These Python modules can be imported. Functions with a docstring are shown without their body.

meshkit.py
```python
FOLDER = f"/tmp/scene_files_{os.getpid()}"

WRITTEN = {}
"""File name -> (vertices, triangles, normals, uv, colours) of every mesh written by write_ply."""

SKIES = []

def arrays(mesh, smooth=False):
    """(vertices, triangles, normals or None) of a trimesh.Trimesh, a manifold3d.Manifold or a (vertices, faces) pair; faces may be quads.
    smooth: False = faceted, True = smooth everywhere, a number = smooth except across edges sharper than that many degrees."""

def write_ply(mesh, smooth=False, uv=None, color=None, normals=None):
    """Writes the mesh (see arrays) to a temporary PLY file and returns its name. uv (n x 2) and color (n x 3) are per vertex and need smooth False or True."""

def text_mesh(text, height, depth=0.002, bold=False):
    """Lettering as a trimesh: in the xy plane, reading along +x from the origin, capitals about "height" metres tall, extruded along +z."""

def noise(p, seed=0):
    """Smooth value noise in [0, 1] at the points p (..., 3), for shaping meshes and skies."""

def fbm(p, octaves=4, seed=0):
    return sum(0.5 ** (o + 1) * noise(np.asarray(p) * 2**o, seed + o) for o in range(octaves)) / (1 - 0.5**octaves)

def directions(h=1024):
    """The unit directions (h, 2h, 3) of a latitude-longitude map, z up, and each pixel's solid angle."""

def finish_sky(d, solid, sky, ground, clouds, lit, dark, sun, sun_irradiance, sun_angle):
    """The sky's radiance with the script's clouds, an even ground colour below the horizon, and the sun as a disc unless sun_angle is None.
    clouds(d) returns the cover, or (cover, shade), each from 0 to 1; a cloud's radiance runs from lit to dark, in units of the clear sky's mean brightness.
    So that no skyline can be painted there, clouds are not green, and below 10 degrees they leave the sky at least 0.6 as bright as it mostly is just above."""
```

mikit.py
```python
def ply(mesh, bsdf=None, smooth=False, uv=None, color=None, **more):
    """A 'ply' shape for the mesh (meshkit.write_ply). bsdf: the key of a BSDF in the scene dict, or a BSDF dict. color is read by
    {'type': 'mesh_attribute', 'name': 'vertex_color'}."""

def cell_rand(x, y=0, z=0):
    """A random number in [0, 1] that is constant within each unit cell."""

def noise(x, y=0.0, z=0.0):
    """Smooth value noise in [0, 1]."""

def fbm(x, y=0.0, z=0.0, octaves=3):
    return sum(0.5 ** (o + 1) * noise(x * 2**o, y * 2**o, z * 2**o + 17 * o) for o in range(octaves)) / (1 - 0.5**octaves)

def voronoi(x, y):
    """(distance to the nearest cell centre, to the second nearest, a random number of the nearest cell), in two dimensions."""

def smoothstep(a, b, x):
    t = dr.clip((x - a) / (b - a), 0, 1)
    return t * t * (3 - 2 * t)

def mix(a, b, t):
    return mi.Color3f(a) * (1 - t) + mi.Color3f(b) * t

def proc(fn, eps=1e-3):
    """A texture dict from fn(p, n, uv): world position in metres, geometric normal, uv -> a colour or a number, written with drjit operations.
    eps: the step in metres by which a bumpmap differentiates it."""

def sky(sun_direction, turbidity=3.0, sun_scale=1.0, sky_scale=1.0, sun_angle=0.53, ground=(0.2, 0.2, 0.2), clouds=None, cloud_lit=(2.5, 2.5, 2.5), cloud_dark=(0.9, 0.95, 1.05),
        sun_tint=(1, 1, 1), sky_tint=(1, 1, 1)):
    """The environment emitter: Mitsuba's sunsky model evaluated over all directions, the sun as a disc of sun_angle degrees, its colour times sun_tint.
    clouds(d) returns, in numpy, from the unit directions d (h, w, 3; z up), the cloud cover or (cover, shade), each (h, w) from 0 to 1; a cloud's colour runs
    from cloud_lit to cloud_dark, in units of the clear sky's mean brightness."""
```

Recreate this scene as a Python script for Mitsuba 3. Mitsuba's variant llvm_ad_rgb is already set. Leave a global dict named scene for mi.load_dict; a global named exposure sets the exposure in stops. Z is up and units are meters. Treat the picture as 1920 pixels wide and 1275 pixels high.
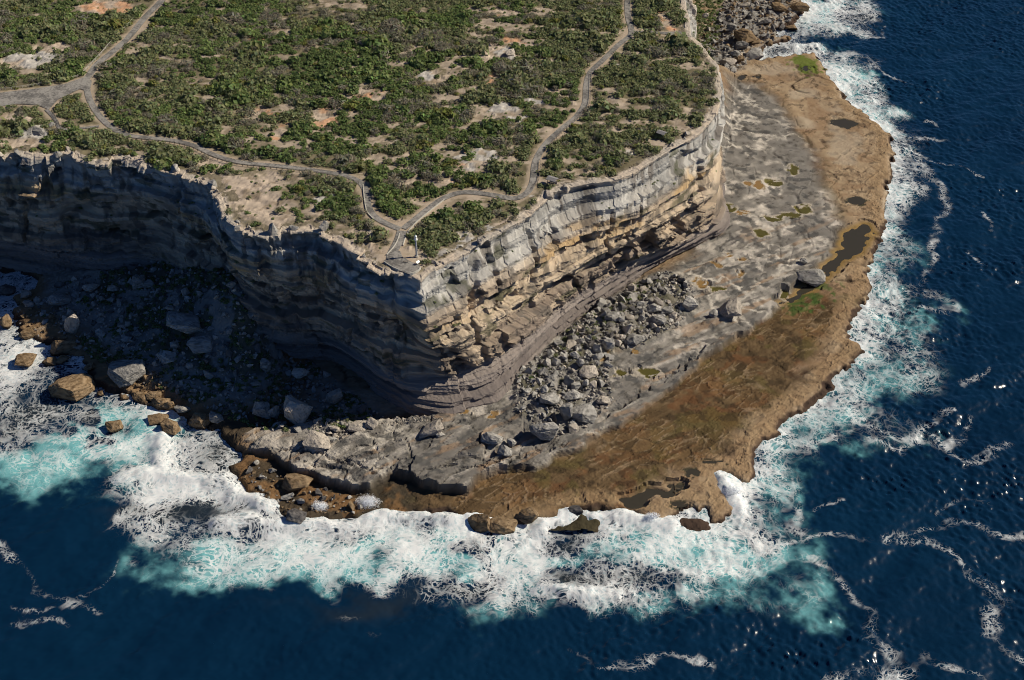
import math
import numpy as np
import drjit as dr
import mitsuba as mi
import shapely
import trimesh
import manifold3d
from scipy.interpolate import PchipInterpolator, LinearNDInterpolator, NearestNDInterpolator
from scipy.spatial import cKDTree
from scipy.ndimage import gaussian_filter, gaussian_filter1d, distance_transform_edt as edt
import mikit
import meshkit

T = mi.ScalarTransform4f
scene, labels = {}, {}

# ------------------------------------------------------------------ camera, sky, exposure
PITCH = math.radians(38.0)
scene['camera'] = {'type': 'perspective', 'fov': 39.148, 'fov_axis': 'x', 'near_clip': 1.0, 'far_clip': 20000.0,
                   'to_world': T().look_at(origin=[0, 0, 400], target=[0, 100 * math.cos(PITCH), 400 - 100 * math.sin(PITCH)], up=[0, 0, 1])}
AZ, EL = math.radians(77.0), math.radians(38.0)
scene['sky'] = mikit.sky([math.sin(AZ) * math.cos(EL), math.cos(AZ) * math.cos(EL), math.sin(EL)], turbidity=3, ground=(.06, .08, .1), sky_scale=.28, sky_tint=(.58, .86, 1.3), sun_tint=(.90, 1.0, 1.14))
exposure = 2.0

# ------------------------------------------------------------------ the survey: plan positions in metres (x east of the camera, y ahead of it, z above the sea)
LEFT_RIM = [[-304.8, 568, 66], [-260.5, 565.6, 66], [-230.9, 563.3, 66], [-215.5, 559.6, 66], [-204.7, 564.2, 66], [-189, 558.6, 66], [-172.2, 558.6, 66], [-156.3, 550.4, 66], [-144.5, 544.1, 66], [-137.4, 539.7, 66], [-127.5, 522, 66], [-116.9, 504.6, 66], [-106.6, 499.8, 66], [-96.8, 496.6, 66], [-87.6, 498.6, 66], [-79.5, 495.5, 66], [-69.7, 485.7, 66], [-57.8, 478.5, 66], [-47, 470.7, 66]]
LEFT_TOE = [[-304.8, 564, 0], [-260.5, 561.6, 0], [-248.4, 565.8, 1], [-228.5, 559.9, 3], [-213.7, 554.3, 7], [-190.8, 551.5, 12], [-172.1, 553, 14], [-161, 549.6, 17], [-150.6, 542.3, 20], [-141.2, 533.9, 25], [-131.3, 525.3, 29], [-117.2, 507.2, 31], [-106.1, 499.6, 28], [-95.7, 495.8, 23], [-86.9, 494.3, 16], [-79.1, 492, 9], [-66.4, 482.6, 7], [-53.2, 468.4, 6], [-39, 455.6, 6]]
RIGHT_RIM = [[-37.1, 465.2, 66], [-34.2, 471, 66], [-25.9, 479.6, 66], [-16, 489.2, 66], [-6.7, 499.4, 66], [2.2, 507.9, 66], [11.4, 519, 66], [20.9, 533.1, 66], [35, 537.9, 66], [48.1, 542.8, 66], [58.1, 551.7, 66], [67.3, 562.3, 66], [78, 573.7, 66], [89.1, 587.4, 66], [95.9, 601.5, 66]]
RIGHT_WT = [[-34.2, 454.8, 44], [-28, 459, 44], [-19, 468.2, 44], [-4.4, 482.9, 44], [10.6, 497, 44], [26, 510, 44], [37.3, 521, 44], [58.6, 534.9, 44], [80.4, 556.8, 44], [95.7, 573.8, 44]]
RIGHT_WB = [[-29.9, 466.3, 18], [-24.5, 465.6, 18], [-10.6, 472, 18], [-2.3, 479.9, 18], [9.2, 492.5, 18], [20.5, 510.2, 18], [38, 530.4, 18], [56, 547.3, 18], [69.9, 556.9, 18], [86.2, 570.3, 18], [100.6, 585.1, 18]]
RIGHT_TOE = [[-25.4, 449.1, 7], [-19.3, 453.4, 7], [-5.6, 459.6, 7], [3, 479.7, 7], [18.2, 502.1, 7], [35.7, 525.7, 7], [52.9, 543.5, 7], [71.1, 563, 7], [87.7, 576.5, 7], [102.3, 586.7, 7]]
BACK_RIM = [[100.5, 617.1, 6], [102.6, 633.3, 6], [102.8, 646.7, 6], [99.6, 661.1, 8], [96.3, 676, 20], [93.1, 685.8, 42], [93.7, 706, 54], [94.2, 725.7, 56], [98.4, 782.4, 56], [106.6, 880.8, 56]]
COAST = [[222.7, 1003.1, 0], [204.9, 919.3, 0], [186.2, 869.1, 0], [186.1, 853.2, 0], [178.2, 839.3, 0], [167.6, 831.7, 0], [163.2, 824.3, 0], [163, 815.4, 0], [170.3, 814, 0], [170.1, 808.2, 0], [156.4, 803.8, 0], [151.6, 797.4, 0], [151.2, 789.7, 0], [140, 782.7, 0], [148.6, 782.7, 0], [161.3, 788.3, 0], [174, 791.8, 0], [183.3, 793.2, 0], [185.2, 781.4, 0], [186.4, 766.4, 0], [189.2, 750, 0], [192.4, 734, 0], [198.6, 718.5, 0], [204.8, 704.6, 0], [207.3, 690.5, 0], [206.3, 674.6, 0], [201.3, 659.1, 0], [196.1, 642.1, 0], [191.6, 624.1, 0], [188.3, 609.2, 0], [184.2, 599.5, 0], [179.1, 590.1, 0], [178.6, 580.8, 0], [175.9, 574, 0], [169.1, 562.8, 0], [169.6, 549.8, 0], [166.2, 541.3, 0], [160.4, 533, 0], [154.2, 526.1, 0], [154.4, 522.1, 0], [150.2, 513.7, 0], [155, 511, 0], [157.6, 503.3, 0], [152.1, 495.7, 0], [142, 485.3, 0], [136.1, 478.1, 0], [129.2, 470.9, 0], [122.4, 463.9, 0], [114.3, 455.7, 0], [109.7, 447, 0], [103.5, 442.4, 0], [99.9, 436.5, 0], [97.6, 427, 0], [92.6, 416.7, 0], [90.4, 418.3, 0], [89, 422.3, 0], [83.7, 422.9, 0], [82, 419.2, 0], [84, 414, 0], [86.5, 407.1, 0], [84.6, 401.2, 0], [77.9, 395.4, 0], [77, 398.3, 0], [75.8, 407.1, 0], [73.4, 402.1, 0], [66.9, 404.1, 0], [61.3, 399.7, 0], [56.8, 395.4, 0], [50.9, 399.7, 0], [45.9, 402.6, 0], [41.8, 403.2, 0], [35.6, 404.1, 0], [29.2, 402.6, 0], [26.1, 402.1, 0], [20.9, 402.6, 0], [14.5, 397.4, 0], [8.3, 395.9, 0], [-4.1, 395.4, 0], [-16.6, 397.4, 0], [-22.9, 402.1, 0], [-33.3, 401.2, 0], [-45.8, 400.3, 0], [-54.2, 402.1, 0], [-62.4, 400.3, 0], [-72.6, 398.3, 0], [-82.6, 395.4, 0], [-89.2, 398.3, 0], [-96.2, 404.1, 0], [-103.8, 413.1, 0], [-111, 419.2, 0], [-114.1, 425.4, 0], [-111.7, 430.8, 0], [-109.7, 436.5, 0], [-114.4, 441.4, 0], [-120.3, 448, 0], [-125.1, 453, 0], [-130.2, 456.4, 0], [-137.1, 457.8, 0], [-144.6, 461.5, 0], [-152, 465, 0], [-158, 472, 0], [-164.2, 474.5, 0], [-171.4, 475.6, 0], [-178.8, 478.1, 0], [-185.1, 488.3, 0], [-192.1, 500.2, 0], [-200.2, 504, 0], [-207.4, 509.1, 0], [-216.3, 511, 0], [-224.7, 519.7, 0], [-230, 533, 0], [-232.3, 543.4, 0], [-227.4, 548.5, 0], [-226.2, 558.4, 0], [-232.8, 564.1, 0], [-241.4, 567.2, 0], [-252.9, 571.7, 0], [-288.7, 578.5, 0], [-329.3, 583.1, 0]]
REEF = [[15.8, 391.1], [20.7, 395.4], [26, 401.2], [37.5, 402.1], [33.1, 395.4], [28.7, 390.2], [19.9, 383.2], [16.9, 385.4]]
SKERRIES = [[197.2, 817.6, 3, 17.9], [216.7, 843.9, 5.4, 7], [-84.4, 401.2, 3.3, 4.7], [-97.3, 404.1, 6.3, 6], [-76.5, 405.6, 3.4, 3], [68.2, 395.4, 9.3, 4.1]]
SPOTS = [[-85.1, 421.6, 6.5], [-67.4, 413.9, 6.5], [-54.5, 410.9, 6.5], [-47.7, 419.7, 6.8], [-33.7, 413.6, 6.8], [-18.9, 410.3, 6.5], [-6.4, 421.4, 5.8], [21.6, 432.3, 5], [53.7, 458.4, 4.8], [76.7, 487, 4.6], [-98.8, 428, 5.5], [-55.8, 428.9, 7], [-77.3, 428.9, 7], [-90.3, 429.4, 6.5], [-67.5, 414.4, 6], [-105, 440.7, 5], [-42.5, 420.6, 6], [-23.5, 423.7, 6], [-12.9, 429.4, 6.5], [-2.1, 424.2, 5.5], [-24.1, 443.9, 8], [0, 445.1, 7], [19.9, 451.8, 7], [28.6, 446.2, 6], [54.1, 464.9, 6], [79.5, 492.6, 5.5], [106.4, 520.3, 5], [129.4, 543.6, 4.5], [155.5, 578, 3.5], [169.5, 597.4, 3], [111.6, 560.9, 6], [131.2, 608.9, 5], [124.5, 660.7, 5], [131.9, 718.6, 5], [147.7, 663.2, 3.5], [172.7, 692.6, 2.8], [152.2, 754.1, 3], [187.9, 664.8, 2.5], [175.4, 628.1, 2.3], [102.3, 485.6, 2.2], [52.2, 434.1, 2.2], [8.4, 409.3, 2.2], [73.9, 433.9, 2.4], [129.1, 508.2, 2.2], [146.3, 524.3, 2], [109.9, 457.5, 2], [-20.9, 403.6, 2], [159.1, 567.8, 1.2], [174.7, 595.4, 1.2], [11.2, 461.9, 10], [32.4, 489.4, 11], [52.9, 520.4, 11], [71.7, 542.3, 10], [40.6, 465.5, 7], [79.6, 519, 6], [-123.2, 494.4, 13], [-143.8, 507.1, 15], [-170, 515, 9], [-185.1, 528.4, 8], [-204.8, 536.6, 5], [-145.4, 482.1, 5], [-116.1, 471.4, 5], [-91, 472.5, 7], [-72.1, 465.5, 7], [-165, 487, 4], [-186.1, 507.2, 3], [-113.6, 453, 3], [-88.3, 447.3, 5], [111.5, 642.9, 6], [114.9, 670.9, 5.5], [117.6, 693.7, 5.5], [120.5, 718.6, 5], [124.6, 737.4, 5], [129, 756.9, 5], [116.9, 782.8, 16], [122.9, 773.1, 7], [140.8, 816.9, 10], [149.3, 802.1, 3], [129.3, 810.6, 20], [166.2, 852.5, 4], [114.9, 775, 30], [112.2, 783.6, 36]]
SCARP = [[-106.7, 435.8, 3], [-99.3, 429.4, 3], [-94.7, 426.9, 3], [-85.7, 423.8, 3], [-76.7, 419.7, 3], [-67.8, 416, 3], [-54.9, 413, 3], [-50.9, 416.7, 3], [-48.1, 422.2, 3], [-42.8, 423.8, 3], [-33.9, 416, 3], [-27.4, 412.1, 3], [-19, 412.4, 3], [-11.7, 420.7, 3], [-6.4, 423.1, 3], [8.6, 423.8, 3], [21.7, 433.2, 3], [30.6, 439.1, 3], [53.9, 459.1, 3], [76.8, 487.5, 3], [106.1, 515.8, 3], [120.5, 532.3, 3], [134.9, 545.7, 3], [141.6, 556.4, 3], [154.7, 573.3, 3], [165.1, 588, 3]]
SHELF2 = [[-105.1, 426.8, 6], [-90.9, 433.8, 6], [-81.8, 430, 6], [-68.4, 424.3, 6], [-59.5, 420.6, 6], [-50.9, 419, 6], [-42.7, 424.3, 6], [-29.8, 422.1, 6], [-12.8, 423, 6], [0, 426.2, 6], [19.5, 436.4, 6], [35.4, 449.5, 6], [61.7, 475.5, 6], [87.2, 499.5, 6]]
GREY = [[-26.7, 451.8, 4], [-108.4, 448.5, 4], [-115.7, 438.6, 4], [-97.4, 432.2, 4], [-85.5, 422.7, 4], [-67.7, 415, 4], [-54.7, 412, 4], [-48, 421.1, 4], [-33.8, 415, 4], [-27.3, 411.1, 4], [-18.9, 411.4, 4], [-11.7, 419.6, 4], [-6.4, 422.1, 4], [8.5, 422.7, 4], [21.6, 432.2, 4], [30.5, 437.9, 4], [53.7, 457.9, 4], [76.6, 486.3, 4], [105.8, 514.5, 4], [120.2, 531, 4], [134.5, 544.3, 4], [141.3, 555, 4], [154.3, 571.8, 4], [163, 591.2, 4], [161.1, 610.4, 4], [161.4, 635.7, 4], [160.2, 662.3, 4], [157.6, 690.5, 4], [152.4, 714.3, 4], [150.6, 732.9, 4], [141.6, 745.7, 4], [128.6, 752.2, 4], [104.9, 662.3, 4], [87.5, 572.7, 4], [9.5, 502, 4]]
BROWN = [[-55, 414, 2], [-48.2, 423.3, 2], [-34, 417.1, 2], [-19, 413.4, 2], [-11.8, 421.7, 2], [-6.4, 424.2, 2], [8.6, 424.8, 2], [21.8, 434.3, 2], [30.7, 440.2, 2], [54, 460.2, 2], [77, 488.8, 2], [106.3, 517.1, 2], [120.8, 533.6, 2], [135.2, 547, 2], [156.6, 540.7, 2], [145.6, 520.3, 2], [126.7, 493.2, 2], [108.6, 464.4, 2], [93, 447.4, 2], [73.6, 431.1, 2], [57.7, 421.7, 2], [46.3, 409.5, 2], [27.1, 403.6, 2], [8.3, 397.7, 2], [-16.5, 397.7, 2], [-54.1, 402.1, 2], [-66.9, 405, 2]]
BIG_POOL = [[170.4, 601.3], [176.7, 603.7], [179.2, 599.9], [175.4, 594.2], [173.5, 587.1], [169.6, 580.2], [163, 575.6], [156.6, 568.8], [149.2, 558.7], [140.6, 549.2], [132, 542.4], [124.9, 536.5], [128, 540.7], [136.8, 549.2], [144.5, 557.8], [150.6, 566.6], [158, 576.5], [162.6, 584.8], [165.9, 594.2]]
POOL = [[58.84, 481.18, 4.61, 2.55, 0], [40.81, 489.62, 2.33, 1.86, 1], [38.73, 485.2, 2.09, 1.84, 1], [53.86, 492.97, 1.41, 1.5, 1], [47.17, 479.01, 2.07, 1.45, 0], [87.7, 544.29, 3.24, 3.4, 1], [96.14, 541.76, 2.98, 1.69, 0], [148.88, 653.09, 2.25, 3.78, 0], [122.22, 591.17, 2.89, 3.31, 0], [130.63, 604.07, 4.53, 1.94, 0], [139.07, 606.99, 5.35, 1.95, 0], [147.74, 614.36, 2.7, 3.98, 0], [108.09, 611.89, 3.76, 2.97, 0], [115.72, 608.45, 3.48, 1.96, 1], [127.43, 635.66, 2.48, 3.64, 1], [136.5, 639.3, 3.6, 2.1, 0], [121.49, 636.7, 1.93, 2.08, 1], [175.7, 625.4, 4.91, 4.08, 2], [184.97, 704.67, 7.1, 5.4, 2], [96.59, 561.56, 1.53, 1.77, 1], [106.86, 554.14, 1.26, 1.74, 1], [127.07, 544.29, 1.49, 2.55, 0], [104.77, 570.46, 1.54, 1.35, 1], [111.48, 568.67, 1.54, 1.35, 1], [104.75, 622.87, 1.63, 1.52, 1], [-20.5, 454.19, 2.45, 1.36, 1], [-9.55, 451.83, 2, 1.35, 1], [174.13, 769.48, 2.83, 3.39, 2], [133.64, 755.47, 2.8, 3.97, 2], [142.87, 759.44, 1.87, 2.66, 2], [72.55, 421.77, 2.99, 2.8, 2], [67.71, 415.61, 2.33, 1.53, 2], [81.96, 429.61, 4.31, 0.95, 2], [65.68, 405.08, 2.92, 1.49, 2]]
COVE_POOL = [[43.1, 408.6, 0.6], [48.5, 410.4, 0.6], [51.9, 414, 0.6], [59.3, 413.4, 0.6], [64.3, 417.6, 0.6], [66.8, 414.6, 0.6], [62.3, 411.6, 0.6], [55.9, 411, 0.6], [52.4, 406.5, 0.6], [47, 403.5, 0.6], [42.9, 405, 0.6]]
ROAD_WEST = [[-185.1, 745.7, 66.2], [-188.5, 725.2, 66.2], [-194, 702.3, 66.2], [-197.8, 680.5, 66.2], [-203.4, 662.5, 66.2], [-207.5, 650.9, 66.2], [-208.7, 638.5, 66.2], [-212.8, 628.6, 66.2], [-222.1, 624.2, 66.2], [-231.1, 618.9, 66.2], [-245.3, 614.6, 66.2], [-260, 612.5, 66.2]]
ROAD_JUNCTION = [[-249.6, 621, 66.2], [-232.8, 625.3, 66.2], [-218.6, 630.7, 66.2], [-210, 638.5, 66.2], [-205.8, 634, 66.2], [-204.3, 623.1, 66.2], [-209.6, 625.8, 66.2], [-217.3, 615.1, 66.2], [-219.3, 604.7, 66.2], [-226, 609.4, 66.2], [-236.5, 610.4, 66.2], [-245.8, 607.3, 66.2]]
ROAD_LOWER = [[-208.4, 634, 66.2], [-203.6, 617.8, 66.2], [-194.6, 599.6, 66.2], [-187.4, 589.5, 66.2], [-176.8, 580.6, 66.2], [-156.3, 576.2, 66.2], [-145.8, 571.9, 66.2], [-134.6, 562.9, 66.2], [-121.6, 556, 66.2], [-104.5, 552.8, 66.2], [-85, 548.2, 66.2], [-72.8, 544.2, 66.2], [-65.2, 537.6, 66.2], [-62.7, 528.9, 66.2], [-61.5, 519.5, 66.2], [-58.6, 512.1, 66.2], [-52.6, 505.9, 66.2], [-45.8, 501.5, 66.2]]
ROAD_EAST = [[-45.8, 501.5, 66.2], [-41.5, 508.4, 66.2], [-36.3, 516.6, 66.2], [-28.7, 526.7, 66.2], [-20.8, 531, 66.2], [-9.2, 528.9, 66.2], [1.1, 525.5, 66.2], [6.9, 530.6, 66.2], [9.4, 540.2, 66.2], [10.2, 553.7, 66.2], [14.5, 570, 66.2], [22.2, 584.5, 66.2], [31.4, 599.6, 66.2], [35.2, 612.5, 66.2], [36.3, 628.6, 66.2], [38.1, 639.6, 66.2], [45.4, 653.8, 66.2], [54.4, 671.4, 66.2], [62.2, 686.6, 66.2], [61.5, 705.5, 66.2], [65.2, 745.7, 66.2]]
ROAD_LOOKOUT = [[62.2, 686.6, 66.2], [74.6, 686, 66.2], [83.3, 684.8, 66.2], [89.3, 683.5, 66.2]]
ROAD_TIP = [[-45.8, 501.5, 66.2], [-46.2, 496.3, 66.2], [-47.7, 488.5, 66.2], [-49.4, 480.9, 66.2], [-47.4, 477.1, 66.2]]
LOOKOUT_WEST = [[-50.6, 480.7, 66.3], [-48.3, 484.9, 66.3], [-45.7, 485.7, 66.3], [-44.2, 481.1, 66.3], [-40.1, 477.7, 66.3], [-37.9, 477.3, 66.3], [-36.7, 474, 66.3], [-38.8, 470.6, 66.3], [-40.9, 469.5, 66.3], [-45.3, 472.1, 66.3], [-49.4, 475.1, 66.3], [-51.7, 477.7, 66.3]]
LOOKOUT_EAST = [[80.2, 686.4, 66.3], [87.5, 687.6, 66.3], [89.8, 683.3, 66.3], [87.2, 679, 66.3], [83, 680.9, 66.3], [79.4, 683.9, 66.3]]
TRACK = [[-221.3, 605.7, 66.2], [-213.4, 594.5, 66.2], [-208.5, 585.5, 66.2], [-200.4, 587, 66.2], [-191, 589, 66.2]]
FENCE_LOWER = [[-181.3, 581.1, 66.2], [-176.2, 577.7, 66.2], [-155.8, 573.4, 66.2], [-145.8, 569.1, 66.2], [-134.7, 560.1, 66.2], [-121.2, 553.2, 66.2], [-104.1, 550.1, 66.2], [-84.7, 545.6, 66.2], [-72.6, 541.5, 66.2], [-67.1, 538, 66.2]]
FENCE_WEST = [[-198.2, 706.8, 66.2], [-202, 689.7, 66.2], [-206.4, 669.6, 66.2], [-208.2, 659.6, 66.2], [-210.9, 648, 66.2], [-212.9, 639.6, 66.2], [-222, 634, 66.2], [-233.6, 628.6, 66.2], [-248, 624.2, 66.2]]
FENCE_EAST = [[38.9, 639.6, 66.2], [38.4, 628.6, 66.2], [36.8, 609.9, 66.2], [32.6, 599.6, 66.2], [24.7, 585.5, 66.2], [17, 570, 66.2]]
FENCE_EAST2 = [[12.6, 556, 66.2], [11.7, 540.2, 66.2], [8.8, 533.2, 66.2]]
KERB_A = [[-65, 537.1, 66.2], [-63.6, 526.3, 66.2], [-61.6, 515.4, 66.2], [-58.5, 509.6, 66.2]]
KERB_B = [[-46.7, 498.3, 66.2], [-47.5, 492, 66.2], [-48.9, 487.4, 66.2], [-51, 482.8, 66.2]]
KERB_C = [[-29.1, 524.6, 66.2], [-36.2, 513.7, 66.2], [-41.3, 504.7, 66.2], [-43.1, 499.9, 66.2], [-44.7, 489.7, 66.2]]
STAIR_RAIL = [[-217.6, 603.1, 66.2], [-212.3, 593, 66.2], [-207.9, 584, 66.2]]
SAND = [[-219.63, 716.37, 17.11, 9.3, 2], [-241.13, 657.06, 10.72, 7.02, 1], [-238.2, 671.8, 9.53, 6.03, 0], [-250.58, 652.44, 5.86, 6.95, 0], [-234.14, 655.9, 8.03, 7, 0], [-128.11, 673, 8.18, 3.62, 2], [-183.22, 676.01, 2.19, 1.82, 2], [-162.63, 616.57, 5.12, 2.66, 0], [-117.32, 603.51, 4.04, 3.62, 2], [-90.29, 598.39, 7.02, 8.21, 2], [-108.43, 583.4, 5.42, 5.93, 2], [-89.92, 594.85, 5, 6.09, 2], [-8.11, 665.85, 10.82, 6.55, 0], [-0.54, 665.26, 2.7, 8.34, 1], [-14.77, 659.39, 8.06, 5.87, 0], [-1.37, 679.65, 7.69, 4.28, 2], [-8.41, 699.56, 3.36, 3.19, 2], [-1.42, 711.13, 8.51, 3.26, 0], [-35.43, 638.3, 9.97, 3.91, 0], [-43.44, 641.09, 3.69, 2.81, 1], [-6.79, 634.42, 2.35, 6.67, 2], [-69.36, 619.23, 8.73, 6.99, 2], [-77.09, 605.06, 3.54, 4.67, 0], [-62.24, 658.22, 4.83, 4.68, 0], [-76.12, 654.17, 3.2, 2.89, 0], [-3.79, 605.57, 5.56, 7.3, 1], [12.75, 612.87, 3.57, 4.23, 1], [6.28, 599.92, 3.52, 3.07, 1], [11.86, 585.87, 4.2, 3.47, 2], [-0.49, 579.98, 2.95, 3.42, 0], [4.46, 588.84, 1.24, 4, 1], [-18.76, 563.28, 5.77, 4.23, 1], [-12.1, 567.98, 3.39, 2.85, 1], [-25.62, 559.55, 2.87, 3.73, 2], [-41.91, 559.55, 4.79, 3.73, 0], [-45.71, 563.28, 2.41, 2.35, 0], [-44.96, 541.42, 3.98, 3.56, 0], [-29.19, 539.21, 2.57, 3.54, 2], [-32.68, 527.48, 4.6, 3.87, 2], [-58.56, 575.14, 4.39, 3.87, 0], [-52.77, 579.98, 2.45, 2.93, 1], [-20.16, 551.75, 3.32, 3.65, 1], [52.92, 563.28, 3.37, 4.7, 1], [65.83, 599.92, 2.51, 2.56, 1], [51.92, 651.29, 3.73, 2.87, 1], [3.47, 530.92, 3.24, 2.16, 1], [26.86, 615.51, 2.56, 7.47, 0], [-17.18, 720.33, 4.01, 1.99, 2], [83.24, 712.44, 1.7, 19.97, 2], [80.35, 698.29, 2.24, 7.66, 2], [85.21, 680.87, 2.75, 3.68, 0], [75.2, 665.85, 2.43, 2.97, 1], [61.31, 652.44, 2.67, 2.3, 0], [99.26, 658.22, 4.29, 4.68, 0], [-224.88, 576.59, 13.44, 6.82, 0], [-235.2, 596.36, 10.01, 7.14, 0], [-222.82, 587.35, 7.43, 4.98, 1], [-119.3, 540.53, 17.54, 8.04, 0], [-133.2, 554.03, 7.14, 4.6, 0], [-124.94, 531.78, 9.25, 6.98, 0], [-112.45, 525.35, 11.47, 8.61, 0], [-98.79, 544.98, 7.06, 3.14, 0], [-110.95, 514.85, 10.19, 9.23, 0], [-101.35, 510.72, 9.01, 9.13, 0], [-82.67, 504.62, 8.94, 7.33, 0], [-70.39, 492.7, 7.7, 5.52, 0], [-45.88, 505.83, 3.13, 1.62, 0], [-56.46, 483.05, 5.43, 2.68, 0], [-59.85, 498.61, 1.77, 1.99, 1], [-86.29, 527.48, 2.3, 3.44, 1], [-36.91, 483.05, 6.51, 2.68, 0], [-21.83, 486.88, 6.55, 5.43, 1], [-13.3, 498.61, 6.21, 3.99, 1], [-2.24, 506.64, 6.72, 4.08, 0], [26.61, 531.78, 8.1, 6.98, 1], [16.06, 525.35, 5.05, 5.14, 1], [-1.13, 515.67, 3.17, 2.5, 0]]
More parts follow.
